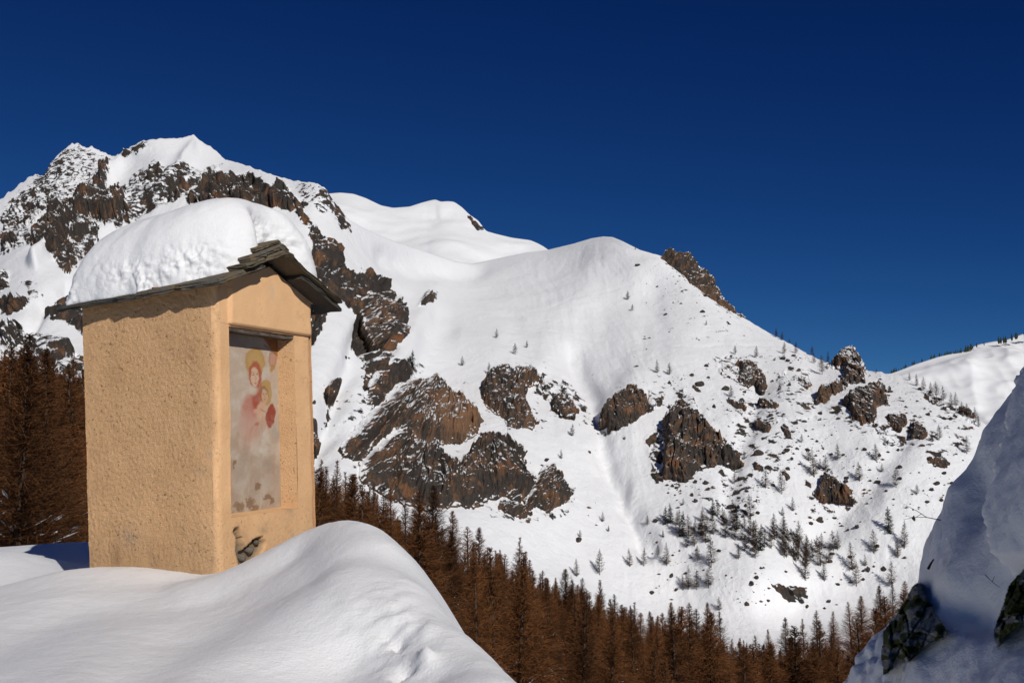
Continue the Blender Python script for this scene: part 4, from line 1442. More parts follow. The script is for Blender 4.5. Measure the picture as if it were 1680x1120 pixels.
def build_wall():
    V, F, C, RG = [], [], [], []
    off = 0

    def add(local, faces, roughness, nrm):
        nonlocal off
        x, y, z = local[..., 0], local[..., 1], local[..., 2]
        r = 0.05
        # relief of the thrown plaster
        pit = 0.5 + 0.75 * fbm(x * 30, y * 30, z * 38, 3, 201, 0.7)
        lum = fbm(x * 34, y * 34, z * 34, 4, 202, 0.8)
        big = fbm(x * 2.3, y * 2.3, z * 2.3, 3, 203)
        rg = np.broadcast_to(roughness, x.shape).copy()
        d = 0.016 * big + rg * (0.018 * lum - 0.012 * np.maximum(0, pit - 0.82) * 3)
        hole = np.zeros(x.shape)
        if nrm[1] < -0.5:
            p0 = proj(M(x, y, z))
            wobx = p0[..., 0] + 2.5 * fbm(p0[..., 0] / 6, p0[..., 1] / 6, 0 * x, 3, 219)
            woby = p0[..., 1] + 2.5 * fbm(p0[..., 0] / 6, p0[..., 1] / 6, 0 * x + 3, 3, 220)
            hole = np.maximum(sstep(5.5, 2.5, seg_dist(wobx, woby, [(388, 870), (393, 884), (392, 905), (397, 925)])),
                              sstep(-2, 2, in_poly(wobx, woby, [(396, 905), (408, 893), (418, 884), (430, 880), (435, 890), (430, 905), (415, 922), (398, 930)])))
            d = d - 0.07 * hole
        w = M(x + nrm[0] * d, y + nrm[1] * d, z)
        col = np.broadcast_to(OCHRE, x.shape + (3,)).copy()
        tone = 0.5 + 0.5 * fbm(x * 1.7, y * 1.7, z * 1.7, 3, 204)
        col = col * (0.90 + 0.17 * tone)[..., None]
        # grey worn patches and pits (wear on the surface, own shapes)
        wear = fbm(x * 5, y * 5, z * 5 + 3, 4, 205) - 0.62 + 0.35 * sstep(-1.2, -2.1, z)
        pitm = np.clip((pit - 0.74) * 4.5, 0, 0.85) * rg * sstep(-.2, .35, fbm(x * 6, y * 6, z * 6, 2, 207))
        g = np.clip(wear * 2.2, 0, 0.42)[..., None]
        col = col * (1 - g) + np.array([0.33, 0.28, 0.21]) * g
        col = col * (1 - pitm[..., None]) + np.array([0.17, 0.105, 0.055]) * pitm[..., None]
        # damp foot, wash marks under the eaves and hairline cracks
        damp = sstep(-1.75, -2.25, z + 0.12 * fbm(x * 3, y * 3, 0 * z, 3, 215)) * 0.35
        wash = sstep(0.15, 0.6, fbm(x * 9, y * 9, z * 0.7, 4, 216)) * sstep(-1.3, -0.1, z) * 0.22
        ck = np.abs(fbm(x * 2.1, y * 2.1, z * 1.6 + 2, 4, 217, 0.6))
        crk = sstep(0.012, 0.003, ck) * sstep(0.0, 0.3, fbm(x * 1.5, y * 1.5, z * 1.5, 2, 218)) * 0.22
        for am_, cc_ in ((damp, (0.42, 0.29, 0.17)), (wash, (0.52, 0.36, 0.21)), (crk, (0.20, 0.12, 0.07))):
            col = col * (1 - am_[..., None]) + np.array(cc_) * am_[..., None]
        pp = proj(M(x, y, z))
        if nrm[0] < -0.5:
            for (ax, ay, rx, ry, cc, k) in ((212, 880, 16, 20, (0.36, 0.33, 0.29), 0.55), (192, 912, 8, 24, (0.30, 0.17, 0.085), 0.7), (330, 772, 16, 9, (0.36, 0.33, 0.28), 0.35), (175, 858, 6, 6, (0.25, 0.19, 0.12), 0.5), (345, 745, 6, 8, (0.35, 0.33, 0.3), .5)):
                q = np.exp(-(((pp[..., 0] - ax) / rx) ** 2 + ((pp[..., 1] - ay) / ry) ** 2) * 1.2) * np.clip(0.55 + 0.9 * fbm(x * 14, y * 14, z * 14, 3, 206), 0, 1) * k
                col = col * (1 - q[..., None]) + np.array(cc) * q[..., None]
        if nrm[1] < -0.5:
            for (ax, ay, rx, ry, cc, k) in ((446, 478, 5, 14, (0.50, 0.44, 0.36), 0.9), (398, 895, 9, 26, (0.20, 0.15, 0.10), 0.8), (432, 868, 9, 9, (0.32, 0.24, 0.15), 0.6), (405, 915, 14, 12, (0.16, 0.13, 0.095), .9)):
                q = np.exp(-(((pp[..., 0] - ax) / rx) ** 2 + ((pp[..., 1] - ay) / ry) ** 2) * 1.2) * np.clip(0.5 + 1.1 * fbm(x * 20, y * 20, z * 20, 3, 206), 0, 1) * k
                col = col * (1 - q[..., None]) + np.array(cc) * q[..., None]
        col = col * (1 - 0.9 * hole[..., None]) + np.array([0.17, 0.135, 0.095]) * 0.9 * hole[..., None]
        V.append(w.reshape(-1, 3))
        C.append(col.reshape(-1, 3))
        RG.append(rg.ravel())
        F.append(faces + off)
        off += x.size

    zb = -SH - 0.75
    # left face (x = 0), y from 0 to SD, with rounded near corner and wavy edges
    ys = np.concatenate([[0, .006, .014, .024, .036], np.linspace(.05, SD, 118)])
    zs = np.linspace(zb, 0.0, 235)
    Z, Y = np.meshgrid(zs, ys, indexing='ij')
    def corner(z):
        return 0.05 + 0.022 * fbm(z * 3.5, 0 * z, 0 * z, 4, 208, 0.7)
    X = edge_round(Y, corner(Z))
    lf = np.stack([X, Y, Z], -1)
    add(lf, grid_faces(*Y.shape), 0.55 + 0.45 * sstep(0.0, 0.25, Y), (-1, -0.0))
    # front face (y = 0) with a niche opening
    xs = np.concatenate([[0, .006, .014, .024, .036], np.linspace(.05, NX0, 16)[0:], np.linspace(NX0, NX1, 60)[1:], np.linspace(NX1, SW - .05, 12)[1:], [SW - .036, SW - .02, SW - .008, SW]])
    zs = np.concatenate([np.linspace(zb, NZ0, 90), np.linspace(NZ0, NZ1, 130)[1:], np.linspace(NZ1, LEDZ, 5)[1:], [LEDZ + 0.004], np.linspace(LEDZ + .01, 0, 24)[1:]])
    Z, Xg = np.meshgrid(zs, xs, indexing='ij')
    Yg = edge_round(Xg, corner(Z)) + edge_round(SW - Xg, corner(Z + 7))
    proud = (Z > LEDZ + 0.002) * sstep(NX0 - 0.01, NX0 + 0.02, Xg) * 0.028
    Yg = Yg - proud
    ic = (xs[:-1] >= NX0 - 1e-6) & (xs[1:] <= NX1 + 1e-6)
    ir = (zs[:-1] >= NZ0 - 1e-6) & (zs[1:] <= NZ1 + 1e-6)
    keep = ~(ir[:, None] & ic[None])
    rough_f = np.where(Z > LEDZ, 0.05, 0.22) + 0.25 * sstep(-1.55, -2.0, Z)
    add(np.stack([Xg, Yg, Z], -1), grid_faces(*Xg.shape, 0, False, keep), rough_f, (0, -1))
    # niche reveals
    dd = np.linspace(0, NDEP, 14)
    zr = np.linspace(NZ0, NZ1, 130)
    xr = np.linspace(NX0, NX1, 60)

    def rev(fx, fy, fz, nr, rgh):
        loc = np.stack(np.broadcast_arrays(fx, fy, fz), -1)
        add(loc, grid_faces(*loc.shape[:2]), rgh, nr)
    wob = 0.008 * fbm(zr * 5, 0 * zr, 0 * zr, 3, 209)
    D1, Z1 = np.meshgrid(dd, zr, indexing='ij')
    rev(NX1 - D1 * 0.30 + (wob * 1.0)[None] * (D1 > 0), D1, Z1, (-0.0, 0), 0.75)
    rev(NX0 + D1 * 0.10, D1, Z1, (0, 0), 0.4)
    D2, X2 = np.meshgrid(dd, xr, indexing='ij')
    rev(X2, D2, NZ0 + 0.02 * D2 / NDEP, (0, 0), 0.3)
    rev(X2, D2, NZ1 + 0 * D2, (0, 0), 0.2)
    # gable triangle
    xs2 = np.linspace(0, SW, 41)
    tz = np.linspace(0, 1, 12)
    T2, X3 = np.meshgrid(tz, xs2, indexing='ij')
    Z3 = T2 * GAB * (1 - np.abs(X3 / SW - 0.5) * 2)
    Y3 = (edge_round(X3, 0.05) + edge_round(SW - X3, 0.05)) * (1 - T2) - 0.028 * sstep(NX0 - 0.01, NX0 + 0.02, X3)
    add(np.stack([X3, Y3, Z3], -1), grid_faces(*X3.shape), 0.05, (0, -1))
    add(np.stack([X3, 0 * Y3 + SD, Z3], -1), grid_faces(*X3.shape), 0.3, (0, 1))
    # right and back faces
    ys = np.linspace(0, SD, 30)
    zs = np.linspace(zb, 0, 50)
    Z, Y = np.meshgrid(zs, ys, indexing='ij')
    add(np.stack([SW + 0 * Y, Y, Z], -1), grid_faces(*Y.shape), 0.6, (1, 0))
    xs = np.linspace(0, SW, 30)
    Z, Xb = np.meshgrid(zs, xs, indexing='ij')
    add(np.stack([Xb, SD + 0 * Xb, Z], -1), grid_faces(*Xb.shape), 0.6, (0, 1))
    return np.concatenate(V), np.concatenate(F), np.concatenate(C), np.concatenate(RG)


base = M(SW / 2, SD / 2, -SH)
shrine = empty('wayside_shrine', base)
tag(shrine, 'ochre plastered wayside shrine with a painted niche, stone roof and thick snow', 'shrine')


def to_local(V):
    return np.asarray(V) - base


V, F, C, RG = build_wall()
link('wall', np_mesh('wall', to_local(V), F, M_PLASTER, True, {'rough': RG}, {'tint': C}), shrine)


# -- faded fresco on the niche back: a mother with a child, haloes, cloud and flaking plaster
def fresco():
    nu, nv = 130, 300
    y = NDEP - 0.006
    xs = np.linspace(NX0 - 0.03, NX1 - 0.30 * NDEP + 0.012, nu)
    zs = np.linspace(NZ0 - 0.01, NZ1 + 0.01, nv)
    Z, X = np.meshgrid(zs, xs, indexing='ij')
    wv = 0.004 * fbm(X * 4, Z * 4, 0 * X, 3, 301)
    Wd = M(X, y + wv, Z)
    p = proj(Wd)
    a, b = p[..., 0], p[..., 1]
    a = a + 1.4 * noise3(a / 8, b / 8, 0 * a, 302) + 0.5 * noise3(a / 3, b / 3, 0 * a, 312)
    b = b + 1.4 * noise3(a / 8, b / 8, 0 * a + 4, 303) + 0.5 * noise3(a / 3, b / 3, 0 * a + 3, 313)
    col = np.broadcast_to(np.array([0.50, 0.385, 0.29]), a.shape + (3,)).copy()

    fade_ = np.clip(0.98 + 0.30 * fbm(a / 7, b / 10, 0 * a, 4, 310), 0.55, 1.0)

    def blend(mask, c, k=1.0):
        nonlocal col
        q = (np.clip(mask, 0, 1) * k * fade_)[..., None]
        col = col * (1 - q) + np.array(c) * q

    def ell(cx_, cy_, rx, ry, soft=0.25, rot=0.0):
        ca, sa = math.cos(rot), math.sin(rot)
        dx, dy = a - cx_, b - cy_
        u, v = dx * ca + dy * sa, -dx * sa + dy * ca
        return sstep(1 + soft, 1 - soft, np.sqrt((u / rx) ** 2 + (v / ry) ** 2))
    cl1 = fbm(a / 26, b / 34, 0 * a, 4, 304)
    cl2 = fbm(a / 9, b / 14, 0 * a, 4, 305)
    blend(sstep(-0.1, 0.6, cl1), (0.60, 0.54, 0.46), 0.8)
    blend(sstep(690, 740, b) * sstep(0.3, -0.5, cl1), (0.33, 0.25, 0.185), 0.75)
    blend(sstep(730, 790, b), (0.40, 0.31, 0.235), 0.55)
    blend(sstep(0.1, 0.7, cl2) * sstep(600, 700, b) * sstep(420, 465, a), (0.62, 0.36, 0.26), 0.6)
    blend(sstep(0.2, 0.7, cl2) * sstep(760, 690, b), (0.68, 0.63, 0.55), 0.55)
    blend(sstep(0.0, 0.5, fbm(a / 12, b / 40, 0 * a, 4, 314)) * sstep(640, 720, b), (0.42, 0.27, 0.18), 0.55)
    blend(sstep(0.15, 0.6, fbm(a / 5, b / 26, 0 * a, 4, 315)), (0.60, 0.50, 0.40), 0.35)
    blend(ell(412, 700, 17, 34, 0.5, 0.1), (0.50, 0.27, 0.19), 0.55)
    # figures
    blend(ell(418.5, 593, 16, 23, 0.10), (0.44, 0.255, 0.09), 0.95)
    blend(ell(418.5, 593, 12, 18, 0.4), (0.52, 0.36, 0.17), 0.5)
    blend(ell(436, 644, 10, 22, 0.10), (0.45, 0.28, 0.11), 0.95)
    blend(ell(411, 668, 14, 22, 0.35, 0.1), (0.46, 0.17, 0.12), 0.75)
    blend(ell(424, 660, 10, 18, 0.3, -0.2), (0.36, 0.085, 0.05), 0.75)
    blend(ell(406, 692, 12, 20, 0.5), (0.53, 0.33, 0.26), 0.6)
    blend(ell(418.5, 614, 10.5, 22, 0.12), (0.39, 0.12, 0.075), 0.9)
    blend(ell(425, 634, 5, 14, 0.3), (0.40, 0.12, 0.07), 0.7)
    blend(ell(418, 618, 6.6, 15.5, 0.15), (0.60, 0.42, 0.29), 0.95)
    blend(ell(415.2, 614.5, 1.9, 1.2, 0.5), (0.24, 0.13, 0.09), 0.8)
    blend(ell(422, 613.5, 1.9, 1.2, 0.5), (0.24, 0.13, 0.09), 0.8)
    blend(ell(415, 610.6, 2.6, 0.8, 0.6), (0.32, 0.17, 0.11), 0.7)
    blend(ell(422, 610, 2.6, 0.8, 0.6), (0.32, 0.17, 0.11), 0.7)
    blend(ell(420, 620, 0.8, 4.5, 0.6), (0.45, 0.26, 0.17), 0.7)
    blend(ell(419.3, 628.2, 2.2, 1.0, 0.5), (0.36, 0.10, 0.07), 0.85)
    blend(ell(416, 640, 7, 8, 0.4), (0.58, 0.47, 0.37), 0.7)
    blend(ell(429, 672, 7.5, 15, 0.25, 0.15), (0.58, 0.38, 0.25), 0.9)
    blend(ell(444, 682, 7.2, 20, 0.12, 0.12), (0.30, 0.062, 0.036), 0.9)
    blend(ell(432, 694, 5.5, 13, 0.3), (0.50, 0.32, 0.22), 0.8)
    blend(ell(434, 646, 6.6, 13.5, 0.12, -0.1), (0.27, 0.17, 0.10), 0.85)
    blend(ell(434.3, 649, 5.6, 11.5, 0.15, -0.1), (0.57, 0.36, 0.23), 0.95)
    blend(ell(431.5, 646, 1.4, 0.9, 0.5), (0.2, 0.11, 0.08), 0.8)
    blend(ell(437, 646, 1.4, 0.9, 0.5), (0.2, 0.11, 0.08), 0.8)
    blend(ell(434.6, 650, 0.7, 2.6, 0.5), (0.40, 0.22, 0.14), 0.7)
    blend(ell(434.8, 655, 1.7, 0.8, 0.5), (0.33, 0.10, 0.07), 0.8)
    blend(ell(431, 673, 6, 1.0, 0.6, 0.5), (0.36, 0.13, 0.08), 0.6)
    blend(ell(420, 674, 4, 4, 0.4), (0.58, 0.36, 0.26), 0.8)
    blend(ell(421.5, 695, 4.5, 2.5, 0.4, -0.5), (0.42, 0.13, 0.07), 0.7)
    blend(ell(412, 705, 2.4, 7, 0.5, 0.3), (0.45, 0.24, 0.18), 0.5)
    blend(ell(430, 704, 1.2, 9, 0.6), (0.36, 0.28, 0.22), 0.6)
    blend(ell(452, 708, 4, 14, 0.5, -0.4), (0.37, 0.33, 0.29), 0.5)
    # angel's head and the remains of a brown field in the upper corner
    blend(ell(449, 598, 3.4, 14, 0.25, 0.35), (0.44, 0.25, 0.075), 0.9)
    blend(ell(447, 588, 6.5, 13, 0.15), (0.34, 0.20, 0.13), 0.75)
    blend(ell(447.6, 589, 4.6, 9.5, 0.2), (0.52, 0.28, 0.19), 0.9)
    brown = sstep(-1, 1, a - (440 + (b - 566) * 0.75)) * sstep(590, 586, b + 0.8 * noise3(a / 3, b / 3, 0 * a, 308))
    blend(brown, (0.40, 0.17, 0.055), 0.92)
    crack = np.abs(a - (434 + (b - 567) * 1.35) - 1.3 * noise3(b / 4, a / 4, 0 * a, 309))
    blend(sstep(1.0, 0.2, crack) * (b > 566) * (b < 590) * (a > 432), (0.12, 0.07, 0.05), 0.8)
    # flaked-off plaster near the foot
    fl = fbm(a / 8, b / 8, 0 * a, 4, 306)
    for (ex, ey, rx, ry) in ((393, 830, 12, 9), (410, 826, 10, 13), (424, 797, 6, 9), (439, 815, 9, 8), (447, 820, 7, 8), (420, 835, 9, 8), (384, 762, 4, 9)):
        q = sstep(0.75, 1.05, np.exp(-(((a - ex) / rx) ** 2 + ((b - ey) / ry) ** 2) * 0.8) + 0.85 * fl + 0.22)
        blend(q, (0.25, 0.155, 0.09), 0.85)
    blend(sstep(0.2, 0.5, fl) * sstep(800, 815, b) * 0.8, (0.60, 0.52, 0.43), 0.5)
    blend(sstep(832, 846, b) * sstep(-0.3, 0.3, fl), (0.13, 0.13, 0.06), 0.75)
    blend(sstep(452, 466, a) * sstep(790, 830, b), (0.30, 0.23, 0.11), 0.6)
    col = np.clip(col.mean((0, 1)) * 0.94 + (col - col.mean((0, 1))) * 1.04, 0.01, 0.9)
    # dust and scratches
    col = col * (0.94 + 0.10 * fbm(a / 3, b / 3, 0 * a, 3, 307))[..., None]
    return Wd, col


Wd, col = fresco()
m, nt, b = new_mat('faded_fresco', 0.8, 0.12)
at = nt.nodes.new('ShaderNodeAttribute')
at.attribute_name = 'tint'
nt.links.new(at.outputs['Color'], b.inputs['Base Color'])
bump(nt, b, noise_tex(nt, 25, 5, 0.6, coord(nt)), 0.3, 0.006)
M_FRESCO = m
o = link('fresco', np_mesh('fresco', to_local(Wd.reshape(-1, 3)), grid_faces(*Wd.shape[:2]), M_FRESCO, True, None, {'tint': col}), shrine)
tag(o, 'faded painting of a haloed woman in red holding a child')

# -- weathered lintel beam across the niche top
M_WOOD = plain_mat('weathered_wood', (0.035, 0.024, 0.018), (0.16, 0.13, 0.105), 14, 0.85, 0.6, 0.01, (1, 1, 3))


def beam(x0, x1, y0, y1, z0, z1, n=26, jit=0.006, seed=0):
    sec = [(y0, z0), (y0, (z0 + z1) / 2), (y0, z1), (y1, z1), (y1, z0)]
    xs = np.linspace(x0, x1, n)
    L = np.array([[(x, yy, zz) for (yy, zz) in sec] for x in xs])
    L[..., 1] += jit * fbm(L[..., 0] * 6, L[..., 2] * 20, L[..., 1] * 20 + seed, 3, 211)
    L[..., 2] += jit * fbm(L[..., 0] * 5, L[..., 2] * 30, L[..., 1] * 30 + seed, 3, 212)
    Wq = M(L[..., 0], L[..., 1], L[..., 2]).reshape(-1, 3)
    f = grid_faces(n, 5, 0, True)
    c0 = np.array([[0, 1, 2, 3], [0, 3, 4, 4]])[:1]
    caps = np.array([[0, 4, 3, 2], [(n - 1) * 5 + 2, (n - 1) * 5 + 3, (n - 1) * 5 + 4, (n - 1) * 5]])
    return Wq, np.concatenate([f, caps])


bv, bf = beam(NX0 - 0.02, NX1 + 0.01, 0.012, 0.10, NZ1 - 0.036, NZ1 + 0.02)
o = link('lintel', np_mesh('lintel', to_local(bv), bf, M_WOOD, False), shrine)

# -- stones showing where the plaster broke away low on the front
M_STONE = plain_mat('wall_stone', (0.08, 0.07, 0.058), (0.27, 0.235, 0.19), 9, 0.9, 0.7, 0.02)
for i, (px, py, sx, sz) in enumerate([(416, 902, .060, .055), (427, 889, .032, .028), (404, 915, .040, .040), (392, 905, .020, .050)]):
    fxx, fzz = front_at(px, py)
    me = boulder_mesh(20 + i, M_STONE, 0.7, 2)
    o = link('exposed_stone', me, shrine)
    o.location = to_local(M(fxx, 0.055, fzz))
    o.scale = (sx, 0.055, sz)
    o.rotation_euler = (0.1 * i, 0.2 * i, _yaw)

# -- roof: overlapping stone slabs on two slopes
_ridge_f, _ridge_b = M(SW / 2, 0, GAB), M(SW / 2, SD, GAB)
_Lf, _Rf = M(0, 0, 0), M(SW, 0, 0)
BDIR = (_ridge_b - _ridge_f) / np.linalg.norm(_ridge_b - _ridge_f)


def slope_frame(side):
    e = (_Lf if side < 0 else _Rf) - _ridge_f
    e = e - BDIR * (e @ BDIR)
    L = np.linalg.norm(e)
    e = e / L
    n = np.cross(e, BDIR)
    if n[2] < 0:
        n = -n
    return e, n, L


def slab_mat(name, c0, c1, c2):
    m, nt, b = new_mat(name, 0.85, 0.2)
    v = coord(nt)
    n1 = noise_tex(nt, 4, 5, 0.65, v)
    n2 = noise_tex(nt, 26, 6, 0.7, v)
    n3 = noise_tex(nt, 9, 4, 0.7, v)
    c = mix(nt, n2, c0, c1)
    c = mix(nt, ramp(nt, n1, [(0.5, 0), (0.68, 1)]), c, c2)
    lich = ramp(nt, n3, [(0.66, 0), (0.74, 1)])
    c = mix(nt, math_(nt, 'MULTIPLY', lich, 0.6), c, (0.19, 0.185, 0.12))
    nt.links.new(c, b.inputs['Base Color'])
    bump(nt, b, math_(nt, 'ADD', n2, math_(nt, 'MULTIPLY', n1, 0.5)), 0.8, 0.02)
    return m


M_SLAB = [slab_mat('grey_slate', (0.060, 0.055, 0.046), (0.17, 0.15, 0.12), (0.15, 0.105, 0.06)),
          slab_mat('brown_slate', (0.070, 0.058, 0.042), (0.20, 0.155, 0.095), (0.10, 0.09, 0.06)),
          slab_mat('dark_slate', (0.030, 0.029, 0.027), (0.10, 0.092, 0.078), (0.075, 0.06, 0.042))]


def slab(side, a0, a1, b0, b1, hgt, th, mat, seed, tilt=0.0, yawd=0.0, skew=0.0):
    e, n, L = slope_frame(side)
    r = np.random.default_rng(seed)
    # irregular outline, clockwise
    pts = []
    for (p0, p1, k) in (((a0, b0), (a1, b0), 9), ((a1, b0), (a1, b1), 9), ((a1, b1), (a0, b1), 7), ((a0, b1), (a0, b0), 7)):
        for t in np.arange(k) / k:
            pts.append((p0[0] + (p1[0] - p0[0]) * t, p0[1] + (p1[1] - p0[1]) * t))
    pts = np.array(pts)
    cen = pts.mean(0)
    jit = r.normal(size=pts.shape) * 0.007
    wave = 0.018 * fbm(pts[:, 0] * 5 + seed, pts[:, 1] * 5, 0 * pts[:, 0], 3, 221)
    dirv = pts - cen
    dirv /= np.linalg.norm(dirv, axis=1)[:, None]
    pts = pts + jit + dirv * wave[:, None]
    pts[:, 1] += skew * (pts[:, 0] - a0)
    ca, sa = math.cos(yawd), math.sin(yawd)
    q = pts - cen
    pts = cen + np.stack([q[:, 0] * ca - q[:, 1] * sa, q[:, 0] * sa + q[:, 1] * ca], -1)
    nP = len(pts)
    rings = []
    # bottom inner, bottom edge, split mid edge, top edge, top inner
    for (hf, sh, jh) in ((0.0, 0.90, 0.3), (0.0, 0.985, 1), (0.22, 1.0, 1), (0.5, 0.985, 1), (0.55, 1.004, 1), (0.85, 0.985, 1), (1.0, 0.965, 1), (1.02, 0.85, 0.3)):
        pr = cen + (pts - cen) * sh + r.normal(size=pts.shape) * 0.004 * jh
        hz = hgt + th * hf + tilt * (pr[:, 0] - a0) + 0.006 * fbm(pr[:, 0] * 6, pr[:, 1] * 6, 0 * pr[:, 0] + seed, 3, 222)
        rings.append(_ridge_f + pr[:, :1] * e + pr[:, 1:] * BDIR + hz[:, None] * n)
    V = np.concatenate(rings + [rings[0].mean(0)[None], rings[-1].mean(0)[None]])
    nr = len(rings)
    f4 = grid_faces(nr, nP, 0, True)
    i = np.arange(nP)
    f3 = np.concatenate([np.stack([(i + 1) % nP, i, np.full(nP, nr * nP)], -1), np.stack([i + (nr - 1) * nP, (i + 1) % nP + (nr - 1) * nP, np.full(nP, nr * nP + 1)], -1)])
    return link('roof_slab', np_mesh('roof_slab', to_local(V), [f4, f3], mat, False), shrine)


LL = slope_frame(-1)[2]
LR = slope_frame(1)[2]
# left slope
slab(-1, 0.10, LL + 0.13, 0.70, SD + 0.20, 0.005, 0.045, M_SLAB[2], 1, 0.0, 0.0)
slab(-1, 0.20, LL + 0.14, -0.16, 0.72, 0.012, 0.05, M_SLAB[0], 2)
slab(-1, -0.04, 0.48, -0.20, 0.62, 0.060, 0.042, M_SLAB[1], 3)
slab(-1, 0.0, 0.62, 0.50, SD + 0.20, 0.055, 0.05, M_SLAB[2], 4)
slab(-1, -0.06, 0.40, -0.19, 0.75, 0.108, 0.05, M_SLAB[0], 5, -0.02)
slab(-1, -0.09, 0.28, -0.17, 0.55, 0.162, 0.032, M_SLAB[1], 6)
slab(-1, -0.09, 0.30, 0.55, SD + 0.15, 0.12, 0.05, M_SLAB[1], 7)
slab(-1, 0.05, 0.34, -0.10, 0.35, -0.004, 0.014, M_SLAB[2], 8)
# right slope
slab(1, 0.26, LR + 0.20, -0.20, 0.75, 0.004, 0.04, M_SLAB[2], 11)
slab(1, 0.22, LR + 0.22, 0.74, SD + 0.2, 0.004, 0.045, M_SLAB[2], 12)
slab(1, -0.02, LR + 0.12, -0.24, 0.70, 0.048, 0.032, M_SLAB[1], 13)
slab(1, -0.02, LR + 0.12, 0.68, SD + 0.15, 0.05, 0.05, M_SLAB[2], 14)
slab(1, -0.07, 0.22, -0.20, 0.60, 0.090, 0.05, M_SLAB[0], 15, -0.04)
slab(1, -0.08, 0.16, -0.17, 0.50, 0.148, 0.032, M_SLAB[1], 16, -0.05)
# a small rust-coloured wedge stone under the left eave
o = link('wedge_stone', boulder_mesh(41, plain_mat('rust_stone', (0.16, 0.05, 0.015), (0.33, 0.13, 0.04), 12), 0.5, 1), shrine)
e_, n_, _l = slope_frame(-1)
o.location = to_local(_ridge_f + e_ * (LL + 0.06) + BDIR * 0.55 + n_ * 0.055)
o.scale = (0.07, 0.04, 0.03)
o.rotation_euler = (0, 0, _yaw + 1.5)


